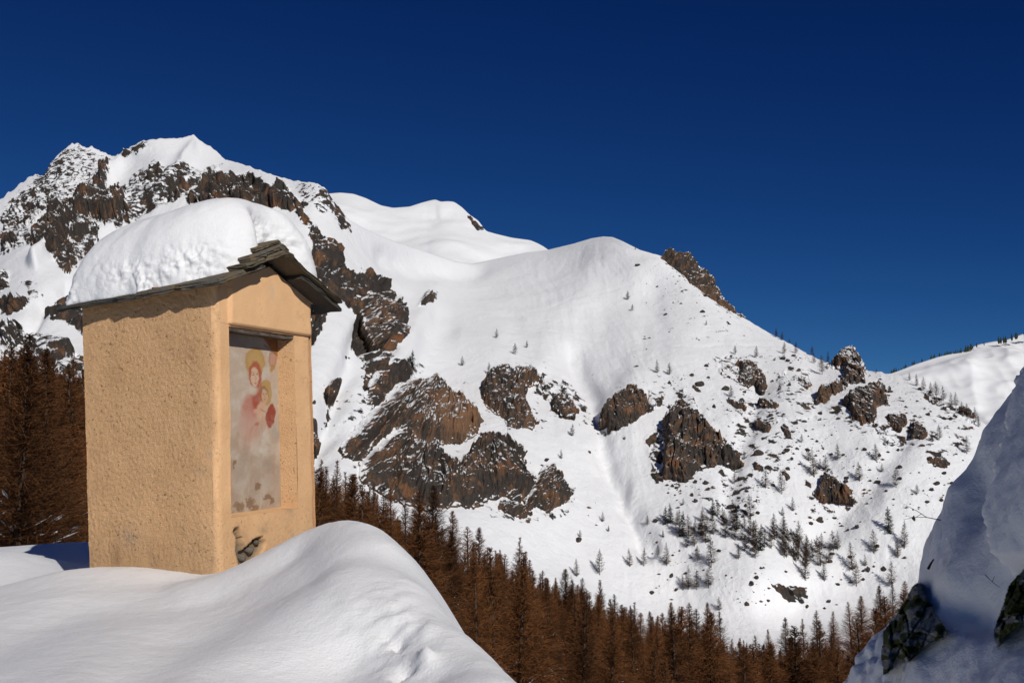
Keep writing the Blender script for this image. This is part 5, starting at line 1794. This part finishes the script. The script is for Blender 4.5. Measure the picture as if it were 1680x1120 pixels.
# -- the thick snow cap on the roof (rests on it: a thing of its own)
def snow_cap():
    eL, nL, _ = slope_frame(-1)
    eR, nR, _ = slope_frame(1)
    nphi, nth = 110, 420
    th = np.linspace(0, 2 * np.pi, nth, endpoint=False)
    # footprint in (x across, y back): clockwise control outline, metres
    ctl = np.array([(-0.10, SD + 0.06), (-0.10, 1.2), (-0.09, 0.85), (-0.06, 0.5), (0.02, 0.18), (0.15, -0.01), (0.28, -0.11), (0.40, -0.13), (0.45, -0.07), (0.50, 0.04), (0.60, 0.13), (0.80, 0.10),
                    (0.95, 0.04), (1.10, -0.07), (1.27, -0.08), (1.40, 0.06), (1.45, 0.5), (1.44, 1.2), (1.34, SD + 0.08), (0.9, SD + 0.22), (0.3, SD + 0.22)])
    c = np.array([0.60, 0.80])
    ang = np.arctan2(ctl[:, 1] - c[1], ctl[:, 0] - c[0])
    rad = np.hypot(ctl[:, 0] - c[0], ctl[:, 1] - c[1])
    od = np.argsort(ang)
    ang, rad = ang[od], rad[od]
    A3 = np.concatenate([ang - 2 * np.pi, ang, ang + 2 * np.pi])
    R3 = np.concatenate([rad, rad, rad])
    tq = th - np.pi
    rr_ = np.interp(tq, A3, R3)
    k = np.hanning(13); k /= k.sum()
    rr_ = np.convolve(np.concatenate([rr_[-6:], rr_, rr_[:6]]), k, 'valid')
    ph = np.linspace(-0.35, np.pi / 2, nphi)
    PHI, TH = np.meshgrid(ph, tq, indexing='ij')
    ctl2 = ctl.copy()
    for q_, v_ in ((8, (0.47, -0.10)), (9, (0.55, -0.08)), (10, (0.68, -0.05)), (11, (0.82, -0.03)), (12, (0.95, -0.02))):
        ctl2[q_] = v_
    ang2 = np.arctan2(ctl2[:, 1] - c[1], ctl2[:, 0] - c[0])
    rad2 = np.hypot(ctl2[:, 0] - c[0], ctl2[:, 1] - c[1])
    o2 = np.argsort(ang2)
    rr2 = np.interp(tq, np.concatenate([ang2[o2] - 2 * np.pi, ang2[o2], ang2[o2] + 2 * np.pi]), np.tile(rad2[o2], 3))
    rr2 = np.convolve(np.concatenate([rr2[-6:], rr2, rr2[:6]]), k, 'valid')
    wq = sstep(0.25, 1.15, PHI)
    RR_ = rr_[None] * (1 - wq) + np.minimum(rr2, rr_ + 0.3)[None] * wq
    fr = np.clip(np.cos(PHI), 0, 1) ** 0.46
    x = c[0] + RR_ * fr * np.cos(TH)
    y = c[1] + RR_ * fr * np.sin(TH)
    ax = np.abs(x - SW / 2)
    roof = GAB - GAB / (SW / 2) * ax + 0.07
    # the top is one smooth dome, whatever the roof does under it
    ztop = GAB + 0.675 - 0.24 * np.abs((x - 0.90) / 0.85) ** 2.4 - 0.05 * sstep(0.3, -0.1, y) - 0.02 * sstep(0.9, 1.6, y) - 0.03 * sstep(0.7, -0.1, x) - 0.02 + 0.03 * np.sin(y * 3 + x * 2)
    T = np.maximum(ztop - roof, 0.2)
    s = np.sin(np.clip(PHI, -0.35, None))
    zz = roof + T * np.sign(s) * np.abs(s) ** 0.80 * np.where(s < 0, 0.18, 1.0)
    # a broader dome than the roof under it
    W = np.stack([x, y, zz], -1)
    Wd_ = M(x, y, zz)
    nn = np.cross(np.gradient(Wd_, axis=0), np.roll(Wd_, -1, 1) - np.roll(Wd_, 1, 1))
    nn /= np.linalg.norm(nn, axis=-1, keepdims=True) + 1e-9
    cw = M(c[0], c[1], 0.2)
    fl = ((Wd_ - cw) * nn).sum(-1) < 0
    nn[fl] *= -1
    q = Wd_
    side = sstep(1.15, 0.45, PHI)
    lowm = np.clip(0.45 + 1.5 * fbm(q[..., 0] * 2.5, q[..., 1] * 2.5, q[..., 2] * 2.5, 2, 235), 0.05, 1.2)
    side = sstep(0.95, 0.30, PHI)
    broken = side * lowm * np.clip(0.35 + sstep(0.30, 0.7, x) * sstep(0.7, 0.2, y) * 1.2 + 0.8 * sstep(0.65, 0.2, PHI), 0, 1.4)
    clump = np.abs(fbm(q[..., 0] * 7, q[..., 1] * 7, q[..., 2] * 7, 4, 231))
    clump2 = np.abs(fbm(q[..., 0] * 17, q[..., 1] * 17, q[..., 2] * 17, 3, 232))
    smooth = fbm(q[..., 0] * 1.8, q[..., 1] * 1.8, q[..., 2] * 1.8, 3, 233)
    rip = fbm(q[..., 0] * 9, q[..., 1] * 5, q[..., 2] * 9, 2, 234)
    d = 0.03 * smooth + 0.003 * rip + broken * (0.085 * (clump - 0.2) + 0.022 * (clump2 - 0.2))
    Wd_ = Wd_ + nn * d[..., None]
    V = np.concatenate([Wd_.reshape(-1, 3), Wd_[-1].mean(0)[None]])
    f = grid_faces(nphi, nth, 0, True)
    org = M(SW / 2, SD / 2, GAB)
    o = link('snow_cap', np_mesh('snow_cap', V - org, f, M_SNOW))
    o.location = org
    return tag(o, 'thick rounded cap of snow lying on the shrine roof', 'snow cap')


snow_cap()

# ------------------------------------------------------------------ near snow: drift round the shrine
ND = [(450, 900, 8.75), (500, 872, 8.6), (535, 857, 8.4), (562, 852, 8.2), (600, 858, 7.9), (640, 890, 7.4), (690, 960, 6.7), (740, 1030, 6.0), (790, 1078, 5.5), (845, 1120, 5.15),
      (545, 885, 7.75), (480, 915, 8.05), (540, 915, 7.35), (600, 915, 7.2), (540, 943, 6.85), (620, 962, 6.6), (480, 962, 7.1), (420, 945, 7.9), (660, 1010, 6.2), (560, 1000, 6.4), (430, 1005, 6.6),
      (700, 1080, 5.65), (600, 1090, 5.9), (360, 938, 8.85), (300, 950, 8.85), (250, 938, 9.0), (200, 931, 9.1), (147, 935, 9.55), (110, 935, 9.0), (60, 949, 8.8), (0, 974, 8.5),
      (340, 985, 7.7), (240, 980, 7.9), (120, 975, 8.0), (300, 1040, 6.5), (150, 1040, 6.6), (0, 1050, 6.6), (0, 1120, 5.3), (200, 1120, 5.2), (400, 1120, 5.5), (550, 1120, 5.75), (720, 1120, 5.4),
      (260, 1020, 6.95), (380, 1060, 6.0), (470, 1080, 5.85)]
nd = np.array(ND, float)
pts = P(nd[:, 0], nd[:, 1], nd[:, 2])
extra = np.array([(-0.35, 8.2, -1.0), (-0.75, 9.2, -0.9), (0.0, 7.0, -1.35), (-1.0, 10.3, -1.1), (0.45, 5.6, -1.5), (0.8, 4.2, -1.65), (-2.2, 11.6, -0.95), (-1.2, 12.5, -1.7), (1.2, 7.5, -2.6), (0.3, 9.6, -2.2),
                  (-3.4, 10.8, -0.78), (-4.6, 9.8, -0.82), (-4.85, 11.0, -0.57), (-5.0, 11.6, -0.50), (-4.55, 11.6, -0.62), (-5.4, 12.2, -0.62), (-4.2, 12.2, -0.72), (-3.3, 12.4, -0.75), (-6.2, 10.5, -0.6), (-7.5, 9, -0.7), (-6.2, 14.2, -0.58), (-4.6, 14.2, -0.50), (-3.2, 14, -0.75), (-5.0, 17, -1.6), (-8, 15, -0.9), (-2.5, 16.5, -2.3),
                  (-4.0, 4.0, -1.02), (-1.6, 3.6, -1.06), (-2, 2.6, -1.2), (-0.5, 3.0, -1.38), (-3.2, 4.4, -0.95), (-1, 2, -1.4), (0, 1.0, -1.5), (0.6, 2.5, -1.5), (-3, 0, -1.55), (-7, 5, -0.9), (-4, 2.5, -1.3), (0, -3, -1.6), (-6, -2, -1.4), (3, -3, -1.6), (1.0, 0, -1.55), (4, 2, -1.6), (4, 6, -2.2), (3, 9, -3.4), (1.5, 12, -3.8), (6, 12, -4.6), (8, 4, -2)])
allp = np.concatenate([pts, extra])
NEAR = TPS(allp[:, :2], allp[:, 2], 3.0, 1.5e-3)
gx = np.concatenate([np.arange(-9, -5.2, 0.08), np.arange(-5.2, 0.9, 0.028), np.arange(0.9, 5, 0.10)])
gy = np.concatenate([np.arange(0.6, 4, 0.1), np.arange(4, 10.2, 0.03), np.arange(10.2, 17, 0.06)])
GX, GY = np.meshgrid(gx, gy)
GZ = NEAR(GX, GY)
GZ += 0.012 * fbm(GX * 1.3, GY * 1.3, 0 * GX, 3, 241) + 0.005 * fbm(GX * 9, GY * 6, 0 * GX, 4, 242) - 0.02 * sstep(0.45, 0.75, fbm(GX * 4, GY * 3, 0 * GX, 4, 245, 0.6))
# wind-pitted and broken patch low on the right of the drift
pp = proj(np.stack([GX, np.maximum(GY, 0.5), GZ], -1))
bl_ = np.exp(-(((pp[..., 0] - 575) / 110) ** 2 + ((pp[..., 1] - 1000) / 55) ** 2))
tr_ = np.exp(-(seg_dist(pp[..., 0], pp[..., 1], [(500, 940), (410, 985), (310, 1045), (190, 1120)]) / 42) ** 2)
tr2 = np.exp(-(seg_dist(pp[..., 0], pp[..., 1], [(260, 965), (130, 1000), (0, 1060)]) / 28) ** 2)
GZ += (GY > 3.5) * (0.05 * bl_ - 0.055 * tr_ - 0.03 * tr2)
crust = np.exp(-(((pp[..., 0] - 660) / 60) ** 2 + ((pp[..., 1] - 1050) / 60) ** 2)) + 0.5 * np.exp(-(((pp[..., 0] - 600) / 60) ** 2 + ((pp[..., 1] - 1020) / 40) ** 2))
crust *= (GY > 3.5)
wind = sstep(480, 600, pp[..., 0]) * (GY > 3.5)
GZ += wind * 0.006 * np.abs(fbm(GX * 16, GY * 10, 0 * GX, 3, 243)) + crust * (0.10 * np.abs(fbm(GX * 6, GY * 5, 0 * GX, 4, 244)) - 0.012)
for (hx, hy, hw, hd_) in ((655, 1056, 9, 0.07), (668, 1098, 8, 0.09), (636, 1048, 7, .035), (700, 1085, 13, -0.06), (652, 1110, 10, 0.05)):
    GZ -= hd_ * np.exp(-(((pp[..., 0] - hx) / hw) ** 2 + ((pp[..., 1] - hy) / (hw * 0.8)) ** 2)) * (GY > 3.5)
me = np_mesh('snow_ground', np.stack([GX, GY, GZ], -1).reshape(-1, 3), grid_faces(*GX.shape), M_SNOW)
tag(link('snow_ground', me), 'deep sunlit snow drift heaped round the foot of the shrine', kind='structure')

# ------------------------------------------------------------------ the steep snow bank on the right, in its own shade
PROF = np.array([(0.9, -2.3), (1.10, -1.45), (1.33, -0.86), (1.52, -0.58), (1.70, -0.42), (1.79, -0.26), (1.88, -0.02), (1.99, 0.17), (2.16, 0.42), (2.36, 0.68), (2.72, 1.40), (3.0, 2.3), (3.4, 3.5), (4.0, 4.7), (5.2, 5.8), (8, 6.6)], float)
sl_ = np.concatenate([[0], np.cumsum(np.hypot(*np.diff(PROF, axis=0).T))])
ns_, ny_ = 420, 330
ss = np.concatenate([np.linspace(0, sl_[10], 340), np.linspace(sl_[10], sl_[-1], ns_ - 340 + 1)[1:]])
yb = np.concatenate([np.linspace(-4, 2.8, 50), np.linspace(2.82, 5.0, 200), np.linspace(5.03, 7.5, ny_ - 250)])
px_, pz_ = np.interp(ss, sl_, PROF[:, 0]), np.interp(ss, sl_, PROF[:, 1])
kk = np.hanning(19); kk /= kk.sum()
px_ = np.convolve(np.pad(px_, 9, 'edge'), kk, 'valid')
pz_ = np.convolve(np.pad(pz_, 9, 'edge'), kk, 'valid')
Sg, Yg = np.meshgrid(np.arange(ns_), yb, indexing='ij')
BX, BZ = px_[Sg], pz_[Sg]
BZ = np.where(BZ > 0.9, 0.9 + (BZ - 0.9) * (0.15 + 0.85 * sstep(-0.9, 0.9, Yg)), BZ)
far = np.maximum(0, Yg - 5.0)
BXs = BX * (1 + far / 5.0) + 0.05 * far + 0.35 * far ** 2
BZs = BZ - 0.25 * far - 0.35 * far ** 2
BK = np.stack([BXs, Yg + 0 * BX, BZs], -1)
nb_ = np.cross(np.gradient(BK, axis=0), np.gradient(BK, axis=1))
nb_ /= np.linalg.norm(nb_, axis=-1, keepdims=True)
nb_[nb_[..., 0] > 0] *= -1
pb = proj(np.stack([BK[..., 0], np.maximum(BK[..., 1], 0.4), BK[..., 2]], -1))
vis = (Yg > 2.5)
hb = 0.05 * fbm(BX * 1.6, Yg * 1.6, BZ * 1.6, 3, 251) + 0.045 * fbm(BX * 3, Yg * 3, BZ * 3, 4, 252, 0.5) + 0.006 * np.abs(fbm(BX * 15, Yg * 15, BZ * 15, 3, 253))
# hanging pillow with a ragged lip, and the hollow in front of it
lip = 26 + np.interp(pb[..., 1], [560, 660, 740, 800, 850, 900, 940, 980], [1700, 1650, 1628, 1622, 1612, 1622, 1640, 1665]) + 12 * fbm(pb[..., 0] / 30, pb[..., 1] / 12, 0 * BX, 3, 254)
pil = sstep(-5, 6, pb[..., 0] - lip) * sstep(950, 915, pb[..., 1]) * vis
hb += 0.075 * pil
hol = np.exp(-(((pb[..., 0] - 1602) / 26) ** 2 + ((pb[..., 1] - 800) / 70) ** 2)) * vis
hb -= 0.07 * hol
bulge = np.exp(-(((pb[..., 0] - 1560) / 60) ** 2 + ((pb[..., 1] - 930) / 70) ** 2)) * vis
hb += 0.05 * bulge
# step where the upper mass overhangs the apron
hb -= 0.07 * np.exp(-(((pb[..., 0] - 1600) / 40) ** 2 + ((pb[..., 1] - 1010) / 28) ** 2)) * vis
hb += 0.03 * np.exp(-(((pb[..., 0] - 1430) / 60) ** 2 + ((pb[..., 1] - 1085) / 40) ** 2)) * np.abs(fbm(BX * 9, Yg * 9, BZ * 9, 2, 255)) * 3 * vis
BK = BK + nb_ * hb[..., None]
me = np_mesh('snow_bank', BK.reshape(-1, 3), grid_faces(*BK.shape[:2]), M_SNOW)
tag(link('snow_bank', me), 'steep snow bank in blue shade on the right, rising out of the frame', kind='structure')


def bank_point(px, py):
    d = (pb[..., 0] - px) ** 2 + (pb[..., 1] - py) ** 2 + 1e6 * (~vis)
    i = np.unravel_index(np.argmin(d), d.shape)
    return BK[i], nb_[i]


# mossy boulders showing under the bank
def mossy_mat():
    m, nt, b = new_mat('mossy_granite', 0.9, 0.15)
    v = coord(nt)
    n1 = noise_tex(nt, 3.2, 5, 0.65, v)
    n2 = noise_tex(nt, 22, 6, 0.7, v)
    g = mix(nt, n2, (0.06, 0.058, 0.053), (0.48, 0.47, 0.44))
    mo = mix(nt, n2, (0.010, 0.014, 0.004), (0.11, 0.125, 0.025))
    ma = nt.nodes.new('ShaderNodeAttribute')
    ma.attribute_name = 'moss'
    f = ramp(nt, math_(nt, 'ADD', ma.outputs['Fac'], math_(nt, 'MULTIPLY', math_(nt, 'SUBTRACT', n1, 0.5), 1.5)), [(0.35, 0.0), (0.65, 1.0)])
    nt.links.new(mix(nt, f, g, mo), b.inputs['Base Color'])
    bump(nt, b, n2, 1.0, 0.03)
    return m


M_MOSS = mossy_mat()


def bank_rock(label, poly, bulge_, seed):
    pa = np.asarray(poly, float)
    gx_ = np.arange(pa[:, 0].min() - 6, pa[:, 0].max() + 6, 1.6)
    gy_ = np.arange(pa[:, 1].min() - 6, pa[:, 1].max() + 6, 1.6)
    ax_, ay_ = np.meshgrid(gx_, gy_)
    ctr, nrm = bank_point(pa[:, 0].mean(), pa[:, 1].mean())
    # plane of the bank there, seen through the outline
    sel = []
    for q in poly:
        dd_ = np.hypot(pb[..., 0] - q[0], pb[..., 1] - q[1])
        near = vis & (dd_ < 14)
        sel.append((q[0], q[1], BK[..., 1][near].min() if near.any() else bank_point(*q)[0][1]))
    sel = np.array(sel)
    A_ = np.c_[np.ones(len(sel)), sel[:, :2] - pa.mean(0)]
    cf = np.linalg.lstsq(A_, sel[:, 2], rcond=None)[0]
    Yp = np.clip(cf[0] + cf[1] * (ax_ - pa[:, 0].mean()) + cf[2] * (ay_ - pa[:, 1].mean()), 2.4, 6)
    d = in_poly(ax_ + 4 * fbm(ax_ / 16, ay_ / 16, 0 * ax_ + seed, 3, 261), ay_ + 4 * fbm(ax_ / 16, ay_ / 16, 0 * ax_ + seed + 3, 3, 262), poly)
    base_ = P(ax_, ay_, Yp)
    vd = -base_ / np.linalg.norm(base_, axis=-1, keepdims=True)
    u_, v_ = (ax_ + 0.5 * ay_) / 34 + seed + 0.2 * fbm(ax_ / 25, ay_ / 25, 0 * ax_, 3, 265), (ay_ - 0.3 * ax_) / 52 + 0.2 * fbm(ax_ / 25, ay_ / 25, 0 * ax_ + 3, 3, 266)
    f1, q1_, t1 = blocks(u_, v_, 21)
    f2, q2_, t2 = blocks(u_ * 2.7, v_ * 2.7, 22)
    rel = 0.10 * f1 + 0.035 * f2 - 0.03 * sstep(0.1, 0, q1_) + 0.05 * fbm(base_[..., 0] * 14, base_[..., 1] * 14, base_[..., 2] * 14, 4, 264, 0.65)
    moss = 1 - sstep(0.35, 0.65, 0.35 * t1 + 0.2 * t2 + 0.22 + 0.7 * fbm(ax_ / 24, ay_ / 20, 0 * ax_, 3, 267))
    hh = bulge_ * sstep(-2, 34, d) + rel * sstep(-4, 10, d) + 0.03
    Qf = base_ + vd * hh[..., None]
    Qb = base_ - vd * 0.5
    nr, nc = ax_.shape
    keep = d > -1.5
    fk = keep[:-1, :-1] & keep[1:, :-1] & keep[1:, 1:] & keep[:-1, 1:]
    ff = grid_faces(nr, nc, 0, False, fk)
    e = np.concatenate([ff[:, [0, 1]], ff[:, [1, 2]], ff[:, [2, 3]], ff[:, [3, 0]]])
    _, inv, cnt = np.unique(np.sort(e, 1), axis=0, return_inverse=True, return_counts=True)
    rim = e[cnt[inv.ravel()] == 1]
    V = np.concatenate([Qf.reshape(-1, 3), Qb.reshape(-1, 3)])
    Fq = np.concatenate([ff, ff[:, ::-1] + nr * nc, np.stack([rim[:, 1], rim[:, 0], rim[:, 0] + nr * nc, rim[:, 1] + nr * nc], -1)])
    used = np.unique(Fq)
    mp = np.full(len(V), -1)
    mp[used] = np.arange(len(used))
    org = V[used].mean(0)
    o = link('mossy_rock', np_mesh('mossy_rock', V[used] - org, mp[Fq], M_MOSS, True, {'moss': np.concatenate([moss.ravel(), moss.ravel()])[used]}))
    o.location = org
    return tag(o, label, 'rock')


bank_rock('moss-grown boulder with a pale grey fin, breaking out of the foot of the shaded bank', [(1447, 1070), (1450, 1035), (1468, 1012), (1482, 990), (1500, 958), (1508, 954), (1515, 966), (1518, 980), (1531, 992), (1536, 1010), (1554, 1036), (1550, 1045), (1520, 1056), (1500, 1072), (1490, 1085), (1470, 1076), (1465, 1095), (1450, 1106)], 0.05, 1.0)
bank_rock('dark mossy rock under the hanging snow lip at the right edge', [(1630, 1042), (1636, 1018), (1648, 985), (1654, 962), (1668, 945), (1690, 925), (1720, 920), (1720, 1000), (1676, 1022), (1650, 1040), (1636, 1058)], 0.05, 2.0)

# dry stalks sticking out of the bank
M_STALK = plain_mat('dry_stalk', (0.05, 0.035, 0.022), (0.12, 0.085, 0.05), 20)


def stalk(label, pts_, Y, rad, twigs):
    org = None
    V, F, off = [], [], 0

    def tube(pl, r0, r1):
        nonlocal off
        pl = np.array(pl)
        k = len(pl)
        a = np.linspace(0, 2 * np.pi, 6)[:-1]
        rr_ = np.linspace(r0, r1, k)
        d = np.gradient(pl, axis=0)
        d /= np.linalg.norm(d, axis=1)[:, None]
        u = np.cross(d, np.array([0, 1.0, 0.2]))
        u /= np.linalg.norm(u, axis=1)[:, None]
        v = np.cross(d, u)
        ring = pl[:, None] + rr_[:, None, None] * (np.cos(a)[None, :, None] * u[:, None] + np.sin(a)[None, :, None] * v[:, None])
        V.append(ring.reshape(-1, 3))
        F.append(grid_faces(k, 5, off, True))
        off += k * 5
    main = P(np.array([q[0] for q in pts_]), np.array([q[1] for q in pts_]), Y + np.array([0.02 * i for i in range(len(pts_))]))
    tube(main, rad, rad * 0.4)
    for tw in twigs:
        t = P(np.array([q[0] for q in tw]), np.array([q[1] for q in tw]), Y + 0.03 + np.array([0.03 * i for i in range(len(tw))]))
        tube(t, rad * 0.6, rad * 0.3)
    V = np.concatenate(V)
    org = V[0]
    o = link('dry_stalk', np_mesh('dry_stalk', V - org, np.concatenate(F), M_STALK))
    o.location = org
    return tag(o, label, 'dry stalk')


stalk('dry forked twig sticking out left of the shaded bank', [(1545, 853), (1520, 848), (1505, 838), (1487, 829)], 4.95, 0.0022, [[(1520, 848), (1500, 848), (1482, 852)], [(1512, 842), (1500, 850), (1490, 846)]])
stalk('short dark twig poking up from the snow above the mossy boulder', [(1523, 932), (1527, 924), (1532, 917)], 4.55, 0.006, [[(1526, 926), (1529, 922), (1530, 918)]])
stalk('thin dry twig lying below the snow lip', [(1616, 942), (1628, 954), (1640, 963)], 4.0, 0.0014, [[(1628, 954), (1630, 948), (1632, 944)]])
print('tris', sum(len(m.polygons) for m in bpy.data.meshes))
